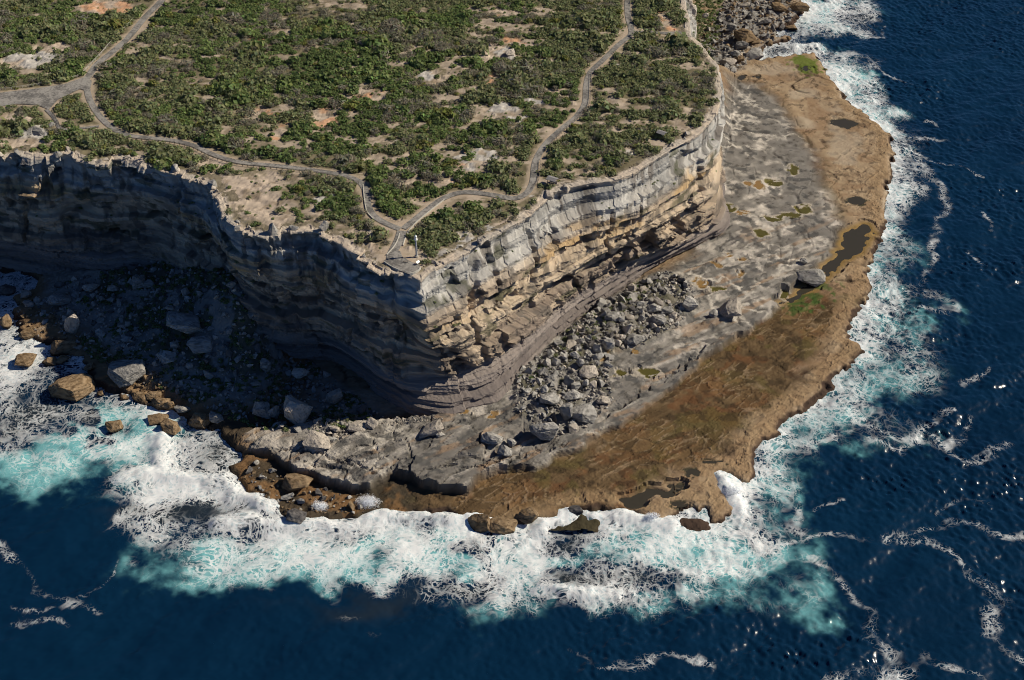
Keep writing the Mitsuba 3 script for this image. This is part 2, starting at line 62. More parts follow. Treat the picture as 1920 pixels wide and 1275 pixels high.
FOAM = [[-213.28, 499.47, 26.07, 17.42, 0.85], [-219.69, 488.25, 18.7, 26.67, 0.8], [-193.75, 468.47, 20.51, 14.28, 0.49], [-206.46, 456.39, 13.46, 13.84, 0.32], [-163.1, 453.01, 26.81, 13.72, 0.38], [-145.54, 443.03, 13.23, 16.78, 0.52], [-174.89, 436.52, 17.49, 13.13, 0.35], [-128.98, 436.52, 15.3, 13.13, 0.38], [-204.19, 439.76, 13.17, 13.24, 0.35], [-239.82, 543.42, 14.99, 26.04, 0.9], [-140.37, 463.25, 13.58, 6.28, 0.42], [-172.84, 466.73, 13.65, 7.05, 0.42], [-115.37, 433.31, 6.53, 9.72, 0.5], [-138.23, 416.12, 18.08, 8.65, 1], [-124.94, 413.08, 16.94, 7.96, 1.05], [-107.11, 407.08, 12.6, 6.61, 1], [-140.71, 407.08, 8.4, 7.22, 0.7], [-148.75, 395.37, 5.78, 4.06, 0.5], [-136.36, 395.37, 12.4, 8.75, 0.45], [-111.11, 392.5, 16.46, 5.76, 0.9], [-126.04, 384.03, 14.23, 9.04, 0.7], [-94.46, 391.07, 18.48, 9.23, 1], [-73.92, 391.07, 16.43, 9.23, 1.1], [-55.78, 395.37, 12.4, 9.93, 1.1], [-96.42, 375.76, 26.11, 10.51, 0.55], [-68.43, 377.12, 22.14, 11.11, 0.72], [-44.9, 386.83, 18.37, 12.01, 1], [-22.59, 391.07, 16.43, 9.81, 1.1], [-2.05, 389.65, 18.44, 9.77, 0.95], [-16.1, 377.12, 26.17, 11.11, 0.72], [8.05, 377.12, 14.09, 9.99, 0.75], [-33.42, 361.1, 6.88, 10.6, 0.7], [-21.63, 361.1, 7.86, 10.6, 0.6], [-11.89, 366.35, 13.87, 10.77, 0.6], [0, 358.5, 11.75, 10.52, 0.6], [20.83, 401.17, 12.5, 5.31, 1], [41.32, 395.37, 10.33, 6.98, 1.15], [47.04, 388.24, 14.32, 8.57, 1.1], [38.32, 378.49, 22.18, 11.16, 0.9], [63.66, 391.07, 14.37, 8.64, 0.9], [64.41, 377.12, 22.14, 11.11, 0.75], [27.74, 366.35, 25.76, 10.77, 0.5], [37, 354.64, 17.52, 7.77, 0.45], [89.75, 402.64, 7.31, 13.48, 1.05], [87.56, 419.19, 3.84, 4.34, 1.1], [95.04, 395.37, 7.23, 11.72, 0.75], [78.03, 391.07, 12.32, 6.9, 0.85], [80.19, 374.4, 14.03, 8.24, 0.6], [94.37, 361.1, 11.8, 10.6, 0.26], [105.75, 358.5, 7.83, 8.39, 0.23], [-58.53, 355.92, 4.88, 3.62, 0.35], [-49.58, 340.85, 3.81, 3.7, 0.3], [105.75, 426.97, 7.55, 12.79, 0.26], [116.87, 443.03, 11.03, 9.98, 0.31], [130.74, 459.8, 13.52, 9.02, 0.31], [146.87, 473.77, 9.18, 10.08, 0.31], [161.15, 499.47, 9.48, 15.45, 0.39], [161.36, 518.87, 9.71, 11.28, 0.44], [176.39, 526.9, 14.7, 12.33, 0.34], [176.19, 503.28, 14.29, 11.64, 0.31], [171.37, 480.94, 16.21, 11.01, 0.23], [152.6, 456.39, 15.71, 8.94, 0.21], [176.61, 551.93, 7.57, 17.53, 0.31], [181.11, 573.96, 7.76, 13.77, 0.36], [194.83, 601.93, 7.47, 19.64, 0.34], [200.09, 626.61, 7.67, 20.73, 0.31], [206.79, 658.06, 6.23, 27.86, 0.34], [212.24, 697.51, 7.37, 17.91, 0.8], [205.22, 721.53, 9.05, 11.19, 0.95], [199.13, 737.14, 10.72, 12.82, 0.95], [193.44, 756.49, 9.36, 11.96, 0.9], [189.12, 776.57, 8.9, 12.42, 0.8], [182.22, 802.4, 9.76, 6.47, 0.95], [193.13, 790.38, 12.88, 8.46, 0.5], [211.11, 783.43, 15.99, 8.35, 0.35], [196.02, 845.46, 16.9, 17.21, 1], [206.21, 865.06, 24.06, 16.16, 1], [184.04, 834.01, 6.69, 9.14, 0.8], [209.43, 826.5, 16.62, 9.02, 0.6], [224.55, 853.22, 8.51, 19.87, 0.5], [211.51, 753.22, 6.22, 16.58, 0.5], [228.6, 691.68, 8.79, 3.49, 0.3]]
AERATED = [[-193.73, 433.31, 26.12, 19.7, 0.95], [-167.59, 443.03, 28.67, 16.78, 0.85], [-189.91, 453.01, 24.58, 17.23, 0.6], [-143.05, 430.13, 13, 9.64, 0.7], [-148.11, 456.39, 17.95, 12.08, 0.75], [-106.25, 374.4, 34.08, 13.84, 0.9], [-72.17, 374.4, 32.08, 12.43, 0.95], [-40.58, 382.63, 22.32, 12.73, 0.8], [-12.08, 377.12, 30.19, 13.95, 0.7], [38.09, 374.4, 40.1, 16.67, 0.75], [78.5, 377.12, 22.14, 12.53, 0.9], [95.29, 367.68, 19.85, 14.95, 0.56], [109.25, 355.92, 9.75, 9.11, 0.43], [-1.95, 355.92, 17.56, 10.44, 0.6], [42.75, 353.36, 15.55, 7.22, 0.5], [-133.14, 411.57, 23.25, 9.16, 0.5], [105.75, 426.97, 10.79, 16.06, 0.46], [131.82, 453.01, 22.34, 13.72, 0.43], [159.79, 480.94, 25.47, 18.52, 0.43], [179.56, 518.87, 21.84, 16.21, 0.5], [204.84, 543.42, 8.74, 9.37, 0.43], [175.83, 560.61, 12.74, 22.48, 0.37], [193.17, 606.76, 12.07, 45.91, 0.31], [202.81, 709.38, 14.91, 24.59, 0.7], [197.16, 759.79, 18.78, 27.11, 0.7], [204.14, 853.22, 30.62, 32.11, 0.7], [181.99, 800.98, 16.25, 14.44, 0.5], [163.18, 443.03, 17.64, 9.98, 0.25], [108.54, 402.64, 12.52, 18.09, 0.25]]
SHALLOWS = [[-202.87, 459.8, 20.29, 12.19, 0.9], [-205.97, 446.33, 8.86, 10.06, 0.6], [-178.41, 456.39, 4.49, 4.1, 1], [-172.8, 456.39, 2.69, 3.41, 1], [-122.16, 434.91, 15.27, 14.74, 0.9], [-139.27, 399.71, 14.55, 6.47, 0.8], [-112.71, 402.64, 20.87, 7.43, 0.7], [-14.2, 382.63, 4.87, 6.17, 0.9], [-51.31, 363.71, 17.76, 10.68, 0.5], [-21.67, 362.4, 7.88, 5.81, 0.8], [-9.87, 363.71, 7.89, 9.33, 0.8], [19.74, 363.71, 8.88, 6.64, 1], [33.62, 365.03, 21.75, 7.47, 1], [61.85, 393.93, 10.31, 5.79, 0.7], [-78.49, 359.79, 31.39, 7.89, 0.22], [220.41, 849.32, 10.17, 14.14, 0.9], [90.87, 411.57, 4.23, 6.08, 0.5], [-170.53, 446.33, 3.1, 3.99, 1], [24.54, 388.24, 12.27, 6.84, 0.8], [159.33, 790.38, 19.31, 9.88, 0.9], [169.53, 804.55, 19.56, 14.54, 0.7], [141.36, 788.29, 9.64, 9.84, 0.9]]
STREAKS = [[[220.2, 680.2, 2.1], [221.7, 655.4, 2.4], [224.6, 631.7, 2.9], [222.4, 616.6, 2.9], [214.8, 601.9, 2.4], [204.1, 578.5, 1.9], [196.2, 560.6, 1.9], [187.2, 554.1, 2.4]], [[215.6, 685.9, 1.0], [229.2, 669.0, 1.0], [245.1, 652.7, 1.0]], [[187.2, 554.1, 1.9], [201.3, 549.8, 2.9], [206.8, 541.3, 2.9], [199.4, 531.0, 2.1], [190.9, 537.2, 1.9]], [[136.5, 466.7, 2.1], [151.9, 453.0, 2.1], [167.6, 443.0, 1.9], [185.2, 443.0, 2.1], [193.8, 459.8, 2.1]], [[119.1, 443.0, 1.9], [143.0, 453.0, 1.9], [159.6, 436.5, 2.4], [169.8, 453.0, 2.1], [187.9, 463.2, 1.7]], [[108.7, 377.1, 2.4], [119.3, 369.0, 2.9], [126.1, 362.4, 3.1], [128.3, 353.4, 3.3], [123.9, 340.9, 2.9], [130.4, 334.8, 3.3], [138.3, 327.6, 4.8], [134.7, 319.5, 4.8]], [[97.8, 385.4, 1.9], [114.5, 388.2, 1.9], [134.7, 386.8, 2.1], [147.8, 391.1, 3.3], [158.9, 385.4, 2.4], [168.4, 374.4, 2.4], [176.3, 366.4, 3.8], [180.2, 358.5, 4.8], [175.5, 348.3, 4.3], [169.7, 340.9, 2.9], [179.7, 328.8, 3.3]], [[152.0, 391.1, 1.9], [164.9, 393.9, 2.4], [175.6, 395.4, 2.4], [197.5, 392.5, 2.9]], [[166.6, 401.2, 1.7], [177.5, 411.6, 2.1], [189.4, 408.6, 1.9]], [[114.4, 319.5, 4.8], [126.3, 324.1, 4.3], [137.5, 324.1, 2.9]], [[-198.4, 388.2, 2.4], [-190.3, 381.2, 2.4], [-186.4, 374.4, 1.4], [-178.3, 366.4, 1.7], [-171.0, 361.1, 1.4], [-157.7, 354.6, 1.7], [-153.6, 362.4, 1.2], [-146.5, 370.4, 1.2], [-147.7, 377.1, 0.7]], [[-186.6, 353.4, 2.1], [-178.1, 350.8, 2.1], [-166.8, 352.1, 1.7]], [[-180.6, 345.8, 1.9], [-170.7, 344.6, 2.4], [-161.1, 344.6, 1.7]], [[-161.3, 353.4, 2.4], [-153.5, 353.4, 2.1]], [[18.9, 336.0, 1.4], [28.0, 327.6, 1.7], [41.0, 326.4, 2.1], [54.4, 330.0, 2.1], [67.5, 330.0, 1.7]], [[109.4, 408.6, 1.9], [107.1, 399.7, 2.4], [108.8, 391.1, 2.1]], [[164.2, 319.5, 1.9], [152.9, 326.4, 2.1], [143.0, 332.4, 2.1]], [[242.0, 619.1, 1.4], [242.9, 601.9, 1.9]], [[233.3, 712.4, 1.2], [240.2, 703.4, 1.2]], [[226.2, 578.5, 1.4], [229.1, 569.5, 1.9]], [[194.5, 480.9, 2.1], [208.0, 488.3, 1.9], [213.7, 492.0, 1.4]], [[207.3, 443.0, 2.4], [196.7, 436.5, 2.9], [182.1, 430.1, 2.4], [172.7, 446.3, 2.1]], [[119.5, 405.6, 1.9], [133.1, 411.6, 1.4]], [[218.7, 822.8, 1.4], [230.7, 816.9, 1.4], [234.9, 834.0, 1.2]], [[216.8, 780.0, 1.9], [226.7, 766.4, 1.9], [236.4, 753.2, 1.9]]]
CRESTS = [[[-156.6, 422.3], [-142.0, 424.5], [-128.4, 420.7], [-116.6, 420.7], [-108.8, 411.6], [-95.4, 405.6]], [[-115.7, 395.4], [-99.6, 398.3], [-82.6, 395.4], [-66.1, 395.4], [-54.0, 399.7], [-37.5, 401.2], [-22.8, 398.3], [-2.1, 395.4]], [[12.4, 395.4], [25.0, 401.2]], [[31.2, 399.7], [43.7, 399.7], [52.7, 395.4], [61.9, 393.9]], [[82.4, 420.7], [85.9, 414.6], [89.1, 405.6]], [[10.8, 360.6], [19.6, 358.5], [27.4, 358.0], [39.2, 359.8]], [[-146.2, 446.3], [-141.9, 433.3], [-140.0, 425.4]], [[175.5, 801.0], [185.8, 804.6]]]
BOULDERS = [[-189.9, 475.8, 0, np.float64(17.6), np.float64(12.1), 1, 'large brown angular boulder standing in the white wash at the far left cove'], [-167.4, 481.7, 3, np.float64(15.4), np.float64(11.2), 0, 'large square grey block half in the cliff shadow above the golden boulders'], [-197.5, 512.5, 3, np.float64(5.8), np.float64(12.1), 3, 'upright pale slab lit by the sun at the left edge of the cliff shadow'], [-199.6, 504.0, 1, np.float64(9.1), np.float64(9.6), 1, 'brown wet boulder below the upright pale slab on the left shore'], [-226.2, 541.3, 3, np.float64(4.5), np.float64(5.0), 3, 'pale square block sunlit at the top of the left shore cluster'], [-223.0, 533.8, 2, np.float64(4.0), np.float64(4.5), 0, 'grey block just below the pale square block on the left shore'], [-219.0, 514.3, 0, np.float64(7.3), np.float64(6.3), 1, 'brown rounded boulder at the foam edge of the left shore cluster'], [-231.4, 523.0, 0, np.float64(5.4), np.float64(7.8), 1, 'brown boulder cut by the left edge of the picture, in white foam'], [-238.3, 548.0, 0, np.float64(7.6), np.float64(8.6), 2, 'dark shaded boulder in the blue shaded foam at the far left'], [-215.5, 496.3, 0, np.float64(9.0), np.float64(4.7), 1, 'low brown rock awash in foam, leftmost of the three awash rocks'], [-204.2, 495.3, 0, np.float64(6.2), np.float64(4.5), 1, 'low brown rock awash in foam, middle of the three awash rocks'], [-199.0, 497.2, 0, np.float64(7.1), np.float64(4.5), 1, 'low brown rock awash in foam, rightmost of the three awash rocks'], [-166.1, 451.8, 0, np.float64(6.7), np.float64(6.3), 1, 'lone oval brown boulder surrounded by turquoise water'], [-142.4, 450.8, 0, np.float64(9.0), np.float64(8.1), 1, 'large squarish brown boulder at the water edge below the golden boulders'], [-148.4, 457.3, 0, np.float64(7.7), np.float64(4.5), 1, 'flat brown slab behind the squarish brown boulder'], [-130.6, 455.6, 0, np.float64(9.0), np.float64(8.6), 1, 'rugged pointed brown boulder near the tip of the cliff shadow'], [-123.9, 454.8, 0, np.float64(5.4), np.float64(5.8), 0, 'grey brown leaning block right of the rugged pointed boulder'], [-139.3, 461.6, 0, np.float64(6.3), np.float64(4.1), 0, 'grey smooth boulder between the flat slab and the pointed boulder'], [-159.1, 470.4, 0, np.float64(6.9), np.float64(4.6), 1, 'golden brown rounded boulder with foam along its lower side'], [-153.2, 470.9, 1, np.float64(6.0), np.float64(4.1), 1, 'golden brown boulder right of the rounded one below the pebble pile'], [-149.5, 466.1, 1, np.float64(7.7), np.float64(4.6), 1, 'long golden brown boulder in front of the pebble pile'], [-145.2, 463.7, 1, np.float64(4.5), np.float64(5.0), 1, 'angular golden brown boulder standing at the shadow edge'], [-166.2, 471.7, 0, np.float64(3.7), np.float64(3.0), 1, 'small golden boulder beside the pebble strewn foam'], [-185.0, 490.0, 2, np.float64(5.2), np.float64(4.2), 1, 'grey brown boulder just above the large angular boulder in the left cove'], [-177.0, 474.1, 0, np.float64(3.5), np.float64(2.5), 1, 'small wet brown boulder right of the large angular boulder'], [-89.2, 452.4, 6, np.float64(11.2), np.float64(14.4), 3, 'huge pale slab leaning in the cliff shadow'], [-105.0, 457.0, 5, np.float64(6.7), np.float64(8.5), 0, 'tall rounded grey boulder left of the huge pale slab, in shadow'], [-99.9, 456.5, 5, np.float64(4.5), np.float64(7.6), 0, 'narrow grey slab squeezed beside the huge pale slab'], [-97.8, 450.6, 5, np.float64(4.0), np.float64(3.1), 0, 'small grey block at the foot of the huge pale slab'], [-75.3, 465.8, 7, np.float64(6.8), np.float64(7.3), 3, 'pale cubic block in shadow right of the huge pale slab'], [-91.1, 481.0, 9, np.float64(6.5), np.float64(6.0), 3, 'pale block high in the shaded scree'], [-105.8, 481.0, 8, np.float64(4.2), np.float64(7.4), 0, 'slender grey block standing alone in dark shaded scrub'], [-150.5, 488.3, 6, np.float64(8.9), np.float64(7.5), 0, 'broad grey boulder in the middle of the shaded scree'], [-135.8, 492.7, 10, np.float64(10.3), np.float64(6.1), 0, 'long tilted grey slab in the shaded scree'], [-194.5, 538.5, 10, np.float64(6.4), np.float64(5.4), 3, 'pale square block near the foot of the shaded left cliff'], [-184.1, 536.5, 11, np.float64(4.4), np.float64(4.4), 3, 'small pale block right of the square block under the shaded left cliff'], [-171.0, 535.5, 14, np.float64(5.9), np.float64(7.4), 0, 'grey ribbed boulder under the shaded left cliff'], [-165.6, 534.5, 14, np.float64(4.9), np.float64(4.9), 0, 'grey rounded boulder beside the ribbed boulder under the shaded cliff'], [-144.4, 502.5, 16, np.float64(14.2), np.float64(12.8), 0, 'very large grey rock bulging out of the shaded scree'], [-208.9, 534.5, 5, np.float64(10.9), np.float64(3.5), 0, 'long grey slab lying at the upper end of the left shore'], [-78.9, 434.4, 7, np.float64(9.6), np.float64(7.8), 3, 'pale pinkish block on the grey ledge at the shadow edge'], [-72.5, 443.1, 7, np.float64(4.4), np.float64(3.5), 3, 'small pale block in the heap beside the pinkish block'], [-74.1, 437.2, 7, np.float64(4.8), np.float64(3.5), 0, 'grey tilted slab in the heap beside the pinkish block'], [-63.0, 444.9, 7, np.float64(7.9), np.float64(6.2), 3, 'pale angular block sunlit in front of the shaded scree'], [-57.6, 445.1, 7, np.float64(4.9), np.float64(5.7), 3, 'cream faced block right of the pale angular block'], [-32.6, 441.1, 8, np.float64(10.1), np.float64(7.9), 3, 'pale rounded boulder alone on the grey ledge below the cliff tip'], [-29.6, 439.4, 7, np.float64(3.9), np.float64(3.1), 0, 'small grey rock leaning on the pale rounded boulder'], [-85.4, 415.9, 1, np.float64(10.7), np.float64(8.5), 1, 'brown knobbly boulder below the undercut grey ledge'], [-3.2, 429.6, 7, np.float64(6.0), np.float64(4.3), 0, 'grey blocky rock on the open ledge, lower of the small group'], [-8.2, 436.9, 7, np.float64(7.8), np.float64(3.9), 0, 'low grey slab on the open ledge, upper of the small group'], [-0.4, 435.6, 7, np.float64(3.5), np.float64(3.9), 0, 'small grey upright rock of the small group on the ledge'], [13.4, 440.7, 8, np.float64(11.9), np.float64(11.4), 0, 'very large grey boulder at the lower end of the sunlit scree'], [29.1, 451.6, 7, np.float64(10.7), np.float64(8.5), 0, 'large smooth grey block at the lower edge of the sunlit scree'], [22.4, 450.3, 7, np.float64(4.9), np.float64(8.5), 0, 'tall narrow grey block left of the large smooth block'], [15.6, 458.5, 9, np.float64(7.2), np.float64(6.7), 0, 'blocky grey boulder with flat top in the lower sunlit scree'], [25.9, 462.3, 8, np.float64(7.7), np.float64(6.3), 0, 'rounded grey boulder above the large smooth block'], [38.5, 460.9, 7, np.float64(5.4), np.float64(4.9), 3, 'pinkish grey boulder at the right edge of the lower scree'], [32.3, 475.8, 8, np.float64(8.7), np.float64(6.4), 3, 'pale cream boulder standing out of the grey sunlit scree'], [45.3, 514.7, 10, np.float64(7.2), np.float64(6.2), 0, 'cubic grey boulder high in the sunlit scree beside shrubs'], [63.9, 522.7, 9, np.float64(6.3), np.float64(5.8), 0, 'angular grey boulder in the middle of the upper scree'], [69.9, 521.9, 8, np.float64(6.8), np.float64(5.3), 0, 'split grey boulder right of the angular one in the upper scree'], [65.6, 513.3, 8, np.float64(5.8), np.float64(6.2), 0, 'dark grey boulder at the lower edge of the upper scree'], [81.1, 527.1, 6, np.float64(8.3), np.float64(9.3), 0, 'large grey boulder at the far end of the scree with a dark shadow'], [41.9, 493.3, 8, np.float64(5.6), np.float64(6.1), 0, 'dark grey boulder at the lower rim of the middle scree'], [54.5, 499.1, 7, np.float64(7.6), np.float64(4.2), 0, 'low grey boulder lying on the shelf below the middle scree'], [141.4, 555.5, 3.5, np.float64(12.7), np.float64(10.2), 0, 'big grey boulder perched on the shelf edge beside the long dark tide pool'], [139.9, 567.0, 4, np.float64(3.6), np.float64(4.1), 0, 'small grey rock tucked behind the perched boulder'], [99.4, 524.3, 5, np.float64(11.7), np.float64(5.4), 3, 'reddish flat slab lying on the grey shelf'], [92.0, 522.3, 5, np.float64(4.9), np.float64(3.4), 0, 'small grey slab left of the reddish flat slab'], [24.7, 402.3, 1.5, np.float64(5.9), np.float64(5.4), 2, 'dark square boulder at the seaward edge of the brown shelf'], [6.2, 397.1, 1, np.float64(7.9), np.float64(4.2), 1, 'brown block along the seaward edge, left of the dark square boulder'], [-4.1, 394.2, 1, np.float64(9.1), np.float64(4.1), 1, 'second brown block along the seaward edge from the dark square boulder'], [-12.8, 395.1, 1, np.float64(9.5), np.float64(4.1), 1, 'third and leftmost brown block along the seaward edge'], [-83.7, 397.8, 0, np.float64(7.1), np.float64(6.2), 2, 'wet grey rock with foam draining over it below the grey ledge'], [145.8, 786.7, 2, np.float64(10.9), np.float64(7.7), 0, 'large grey boulder at the head of the dark inlet'], [141.6, 804.0, 4, np.float64(13.8), np.float64(13.1), 1, 'broad tan rock among the dark boulders of the far cove'], [139.1, 796.1, 4, np.float64(7.1), np.float64(7.8), 0, 'grey rock leaning below the broad tan rock in the far cove'], [127.8, 771.8, 5, np.float64(8.9), np.float64(7.6), 3, 'pinkish boulder at the corner where the far scree meets the shelf'], [135.9, 778.9, 3, np.float64(3.8), np.float64(5.1), 1, 'small golden topped boulder by the inlet in the far cove'], [174.0, 826.8, 0, np.float64(7.3), np.float64(6.0), 1, 'brown block in the water at the mouth of the far inlet'], [168.5, 827.3, 0, np.float64(5.3), np.float64(5.3), 2, 'dark block left of the brown block at the far inlet'], [183.1, 851.2, 1, np.float64(10.9), np.float64(5.4), 1, 'brown boulder at the top edge of the far cove by the surf'], [168.9, 848.8, 3, np.float64(10.2), np.float64(6.1), 1, 'tan boulder near the top edge of the far cove'], [157.9, 829.8, 3, np.float64(7.3), np.float64(4.7), 2, 'dark boulder in the middle of the far cove shore'], [135.9, 818.5, 9, np.float64(6.6), np.float64(5.9), 0, 'round grey boulder in the upper far cove scree'], [95.6, 717.1, 52, np.float64(4.6), np.float64(8.1), 3, 'tall pale rock standing behind the eastern lookout'], [98.3, 731.4, 54, np.float64(5.3), np.float64(8.2), 3, 'pale pinnacle of rock at the top of the far slope'], [113.2, 780.2, 30, np.float64(3.8), np.float64(4.4), 3, 'small pale rock among green scrub on the far slope'], [-224.1, 583.4, 65, np.float64(6.4), np.float64(3.5), 0, 'weathered grey rock outcrop in the far left clearing, its leftmost lump'], [-218.5, 584.7, 65, np.float64(6.9), np.float64(3.7), 0, 'weathered grey rock outcrop in the far left clearing, its middle lump'], [-215.5, 589.9, 65, np.float64(5.0), np.float64(2.7), 0, 'weathered grey rock outcrop in the far left clearing, its rightmost lump'], [-1.3, 661.4, 65.7, np.float64(6.0), np.float64(5.4), 3, 'white rock outcrop among shrubs left of the right path'], [169.8, 812.1, 0.5, np.float64(4.6), np.float64(3.3), 1, 'small brown rock at the tip of the inlet bar']]
SCREE_RIGHT = [[0.5, 478.5], [18.8, 500.8], [36.4, 524.4], [54.4, 540.9], [73, 555.9], [86.1, 536.7], [76.6, 514.4], [56.3, 497], [44.3, 493.2], [41.2, 478.5], [42.6, 462.6], [33, 447.3], [17.4, 439], [8.8, 443.9], [1.1, 455.7]]
SCREE_LEFT = [[-213.7, 545.9], [-189.8, 550.1], [-155.2, 552.3], [-124.5, 531.2], [-94, 499.5], [-73.1, 477.3], [-53.4, 456.2], [-59.2, 446.1], [-76.4, 442.8], [-91.7, 442.8], [-115.1, 452.8], [-137.5, 466.6], [-162.9, 480.9], [-184.7, 495.7], [-203.6, 515], [-219.8, 531.2]]
SCREE_GOLD = [[-167.2, 484.1], [-153.5, 485.2], [-147.6, 476.1], [-148.5, 470.8], [-161.7, 474.4]]
SCREE_SHORE = [[-231.2, 540.7], [-225.4, 547], [-209.2, 532.4], [-197.4, 524.3], [-191.9, 500.8], [-205.7, 508.4], [-221.1, 512.3]]
SCREE_COVE = [[111.7, 795], [117.5, 813.2], [126.9, 839.6], [140.7, 871.3], [182.3, 896.3], [184.9, 847.3], [166.4, 813.2], [150.9, 795], [138.5, 774], [127.1, 757.2], [120.6, 768.6]]
SCREE_HEAP = [[-79.6, 440.1], [-70.6, 448.4], [-65.9, 445.1], [-69.6, 438.5]]
SCREE_TIP = [[-59.3, 445.1], [-42.1, 452.4], [-28.7, 448.4], [-44, 446.7]]
TALUS_SCRUB = [[5.7, 475.4, 12], [18.5, 490, 12], [34.5, 511.1, 12], [48.5, 527.1, 12], [66.7, 543.8, 12]]
FAR_SLOPE = [[95.3, 737.6], [98.9, 803.9], [108.7, 875.1], [137.6, 875.1], [125, 803.9], [116.1, 771.5], [108, 744.2]]
SHELTER = [[17.5, 537.4, 66], [68.6, 578.5, 66]]
PLACES = [[-38.8, 482.3, 66], [-42.9, 477.8, 66], [-37.9, 476.6, 66], [84.1, 687, 66], [-54.2, 476.3, 66], [-242.3, 609.2, 66], [-46.1, 484.2, 66], [-56.6, 406.1, 1], [-40.2, 471.4, 66], [-75.2, 404, 1], [54.3, 398.1, 1], [87, 412.1, 1]]
ALGAE = [[174.9, 774.7], [147.6, 549.2], [142, 542.4], [135.9, 535.7], [131.6, 531.6]]
ALCOVES = [[63.7, 544.3, 31, 5.5, 8, 5.5], [-27.9, 479.8, 59, 3.5, 3.5, 3], [-12, 475.5, 50, 5, 3, 3.5], [9.2, 516.5, 54, 6, 2.5, 3], [0, 473.1, 24, 3, 5, 3], [-17.5, 454.5, 22, 4, 4, 3], [81.5, 556.8, 30, 3, 7, 3.5], [36.9, 514.6, 47, 7, 2, 3]]
LIP = [[-103.7, 429.1], [-85.3, 419.2], [-54.7, 410], [-44.8, 402.6], [-66.5, 400.5], [-82.8, 398.2], [-96.2, 405.6], [-109, 420.7]]
POOL_LABELS = ['long olive green pool on the grey shelf below the sunlit scree', 'ochre pool touching the upper edge of the pale cream boulder', 'ochre puddle just below the pool beside the cream boulder', 'small round ochre puddle on the open grey shelf right of the scree',
 'narrow olive pool in a crack left of the long olive green pool', 'broad ochre pool beside the big boulder at the far end of the scree', 'thin olive pool right of the broad ochre pool', 'small olive pool in the upper grey shelf near the tan rock',
 'olive pool with a white rim in the middle of the grey shelf', 'thin olive pool, left end of the curved chain of pools', 'thin olive pool, middle of the curved chain of pools', 'rounded olive pool, right end of the curved chain of pools',
 'olive pool at the foot of the cliff corner', 'ochre pool just right of the olive pool at the cliff corner', 'ochre pool under the upper shelf step', 'slender olive pool along the upper shelf step', 'small olive pool left of the ochre pool under the upper shelf step',
 'dark pool on the tan rock above the long dark tide pool', 'dark green pool near the surf at the bend of the tan shelf', 'small ochre puddle among the puddles at the middle of the shelf', 'tiny ochre puddle right of the puddle group on the shelf',
 'olive pool beside the long dark tide pool, below the perched boulder', 'tiny ochre puddle at the inner edge of the shelf', 'tiny ochre puddle on the pale shelf left of the perched boulder', 'tiny ochre puddle near the cliff foot at the shelf corner',
 'ochre puddle at the foot of the cliff tip', 'ochre puddle on the ledge right of the cliff tip puddle', 'dark pool within the bright green growth at the far corner', 'brown pool on the tan shelf beside the far scree', 'small brown pool on the tan shelf right of the far scree pool',
 'black weedy pool near the seaward point', 'small black weedy pool below the larger weedy pool', 'slender black pool on the outermost seaward point', 'dark pool on the pale rim at the seaward point']
PATH_LABELS = {'west_path': 'grey paved path climbing away at the upper left', 'lower_path': 'grey paved path following the left cliff edge', 'east_path': 'winding grey paved path through the scrub on the right', 'far_lookout_path': 'short path to the eastern lookout',
 'lookout_path': 'short paved path down to the tip lookout', 'side_track': 'narrow grey track near the left clearing', 'path_junction': 'wide paved junction at the upper left', 'lookout_pavement': 'paved lookout area at the tip of the cliff', 'far_lookout_pavement': 'paved eastern lookout beside the far slope'}

# ------------------------------------------------------------------ helpers
def tag(key, label=None, cat=None, group=None, kind=None):
    e = labels.setdefault(key, {})
    for k, v in (('label', label), ('category', cat), ('group', group), ('kind', kind)):
        if v:
            e[k] = v
    return key

COUNT = {}
def numbered(name):
    n = COUNT.get(name, 0)
    COUNT[name] = n + 1
    return name if n == 0 else f'{name}_{n:03d}'

def put(key, mesh, bsdf, color=None, **k):
    scene[key] = mikit.ply(mesh, bsdf, color=color, **k)
    return key

def sm(a, b, x):
    t = np.clip((x - a) / (b - a), 0, 1)
    return t * t * (3 - 2 * t)

def nz(x, y, z=0.0, s=0):
    x, y, z = np.broadcast_arrays(np.asarray(x, float), np.asarray(y, float), np.asarray(z, float))
    return meshkit.noise(np.stack([x, y, z], -1), s)

def fb(x, y, z=0.0, o=4, s=0):
    x, y, z = np.broadcast_arrays(np.asarray(x, float), np.asarray(y, float), np.asarray(z, float))
    return meshkit.fbm(np.stack([x, y, z], -1), o, s)

def rnd(a, b=0, c=0):
    a, b, c = np.broadcast_arrays(np.asarray(a, float), np.asarray(b, float), np.asarray(c, float))
    h = (np.floor(a).astype(np.int64) * 374761393 + np.floor(b).astype(np.int64) * 668265263 + np.floor(c).astype(np.int64) * 1442695041) & 0xFFFFFFFF
    h = ((h ^ (h >> 13)) * 1274126177) & 0xFFFFFFFF
    return ((h ^ (h >> 16)) & 0xFFFFFF) / 16777215.0

def lerp(a, b, t):
    return np.asarray(a, float) * (1 - t) + np.asarray(b, float) * t

def cmix(c, new, w):
    w = np.clip(w, 0, 1)[..., None]
    return c * (1 - w) + np.asarray(new, float) * w

def resample(P, n):
    P = np.asarray(P, float)
    d = np.r_[0, np.cumsum(np.linalg.norm(np.diff(P, axis=0), axis=1))]
    return PchipInterpolator(d, P)(np.linspace(0, d[-1], n))

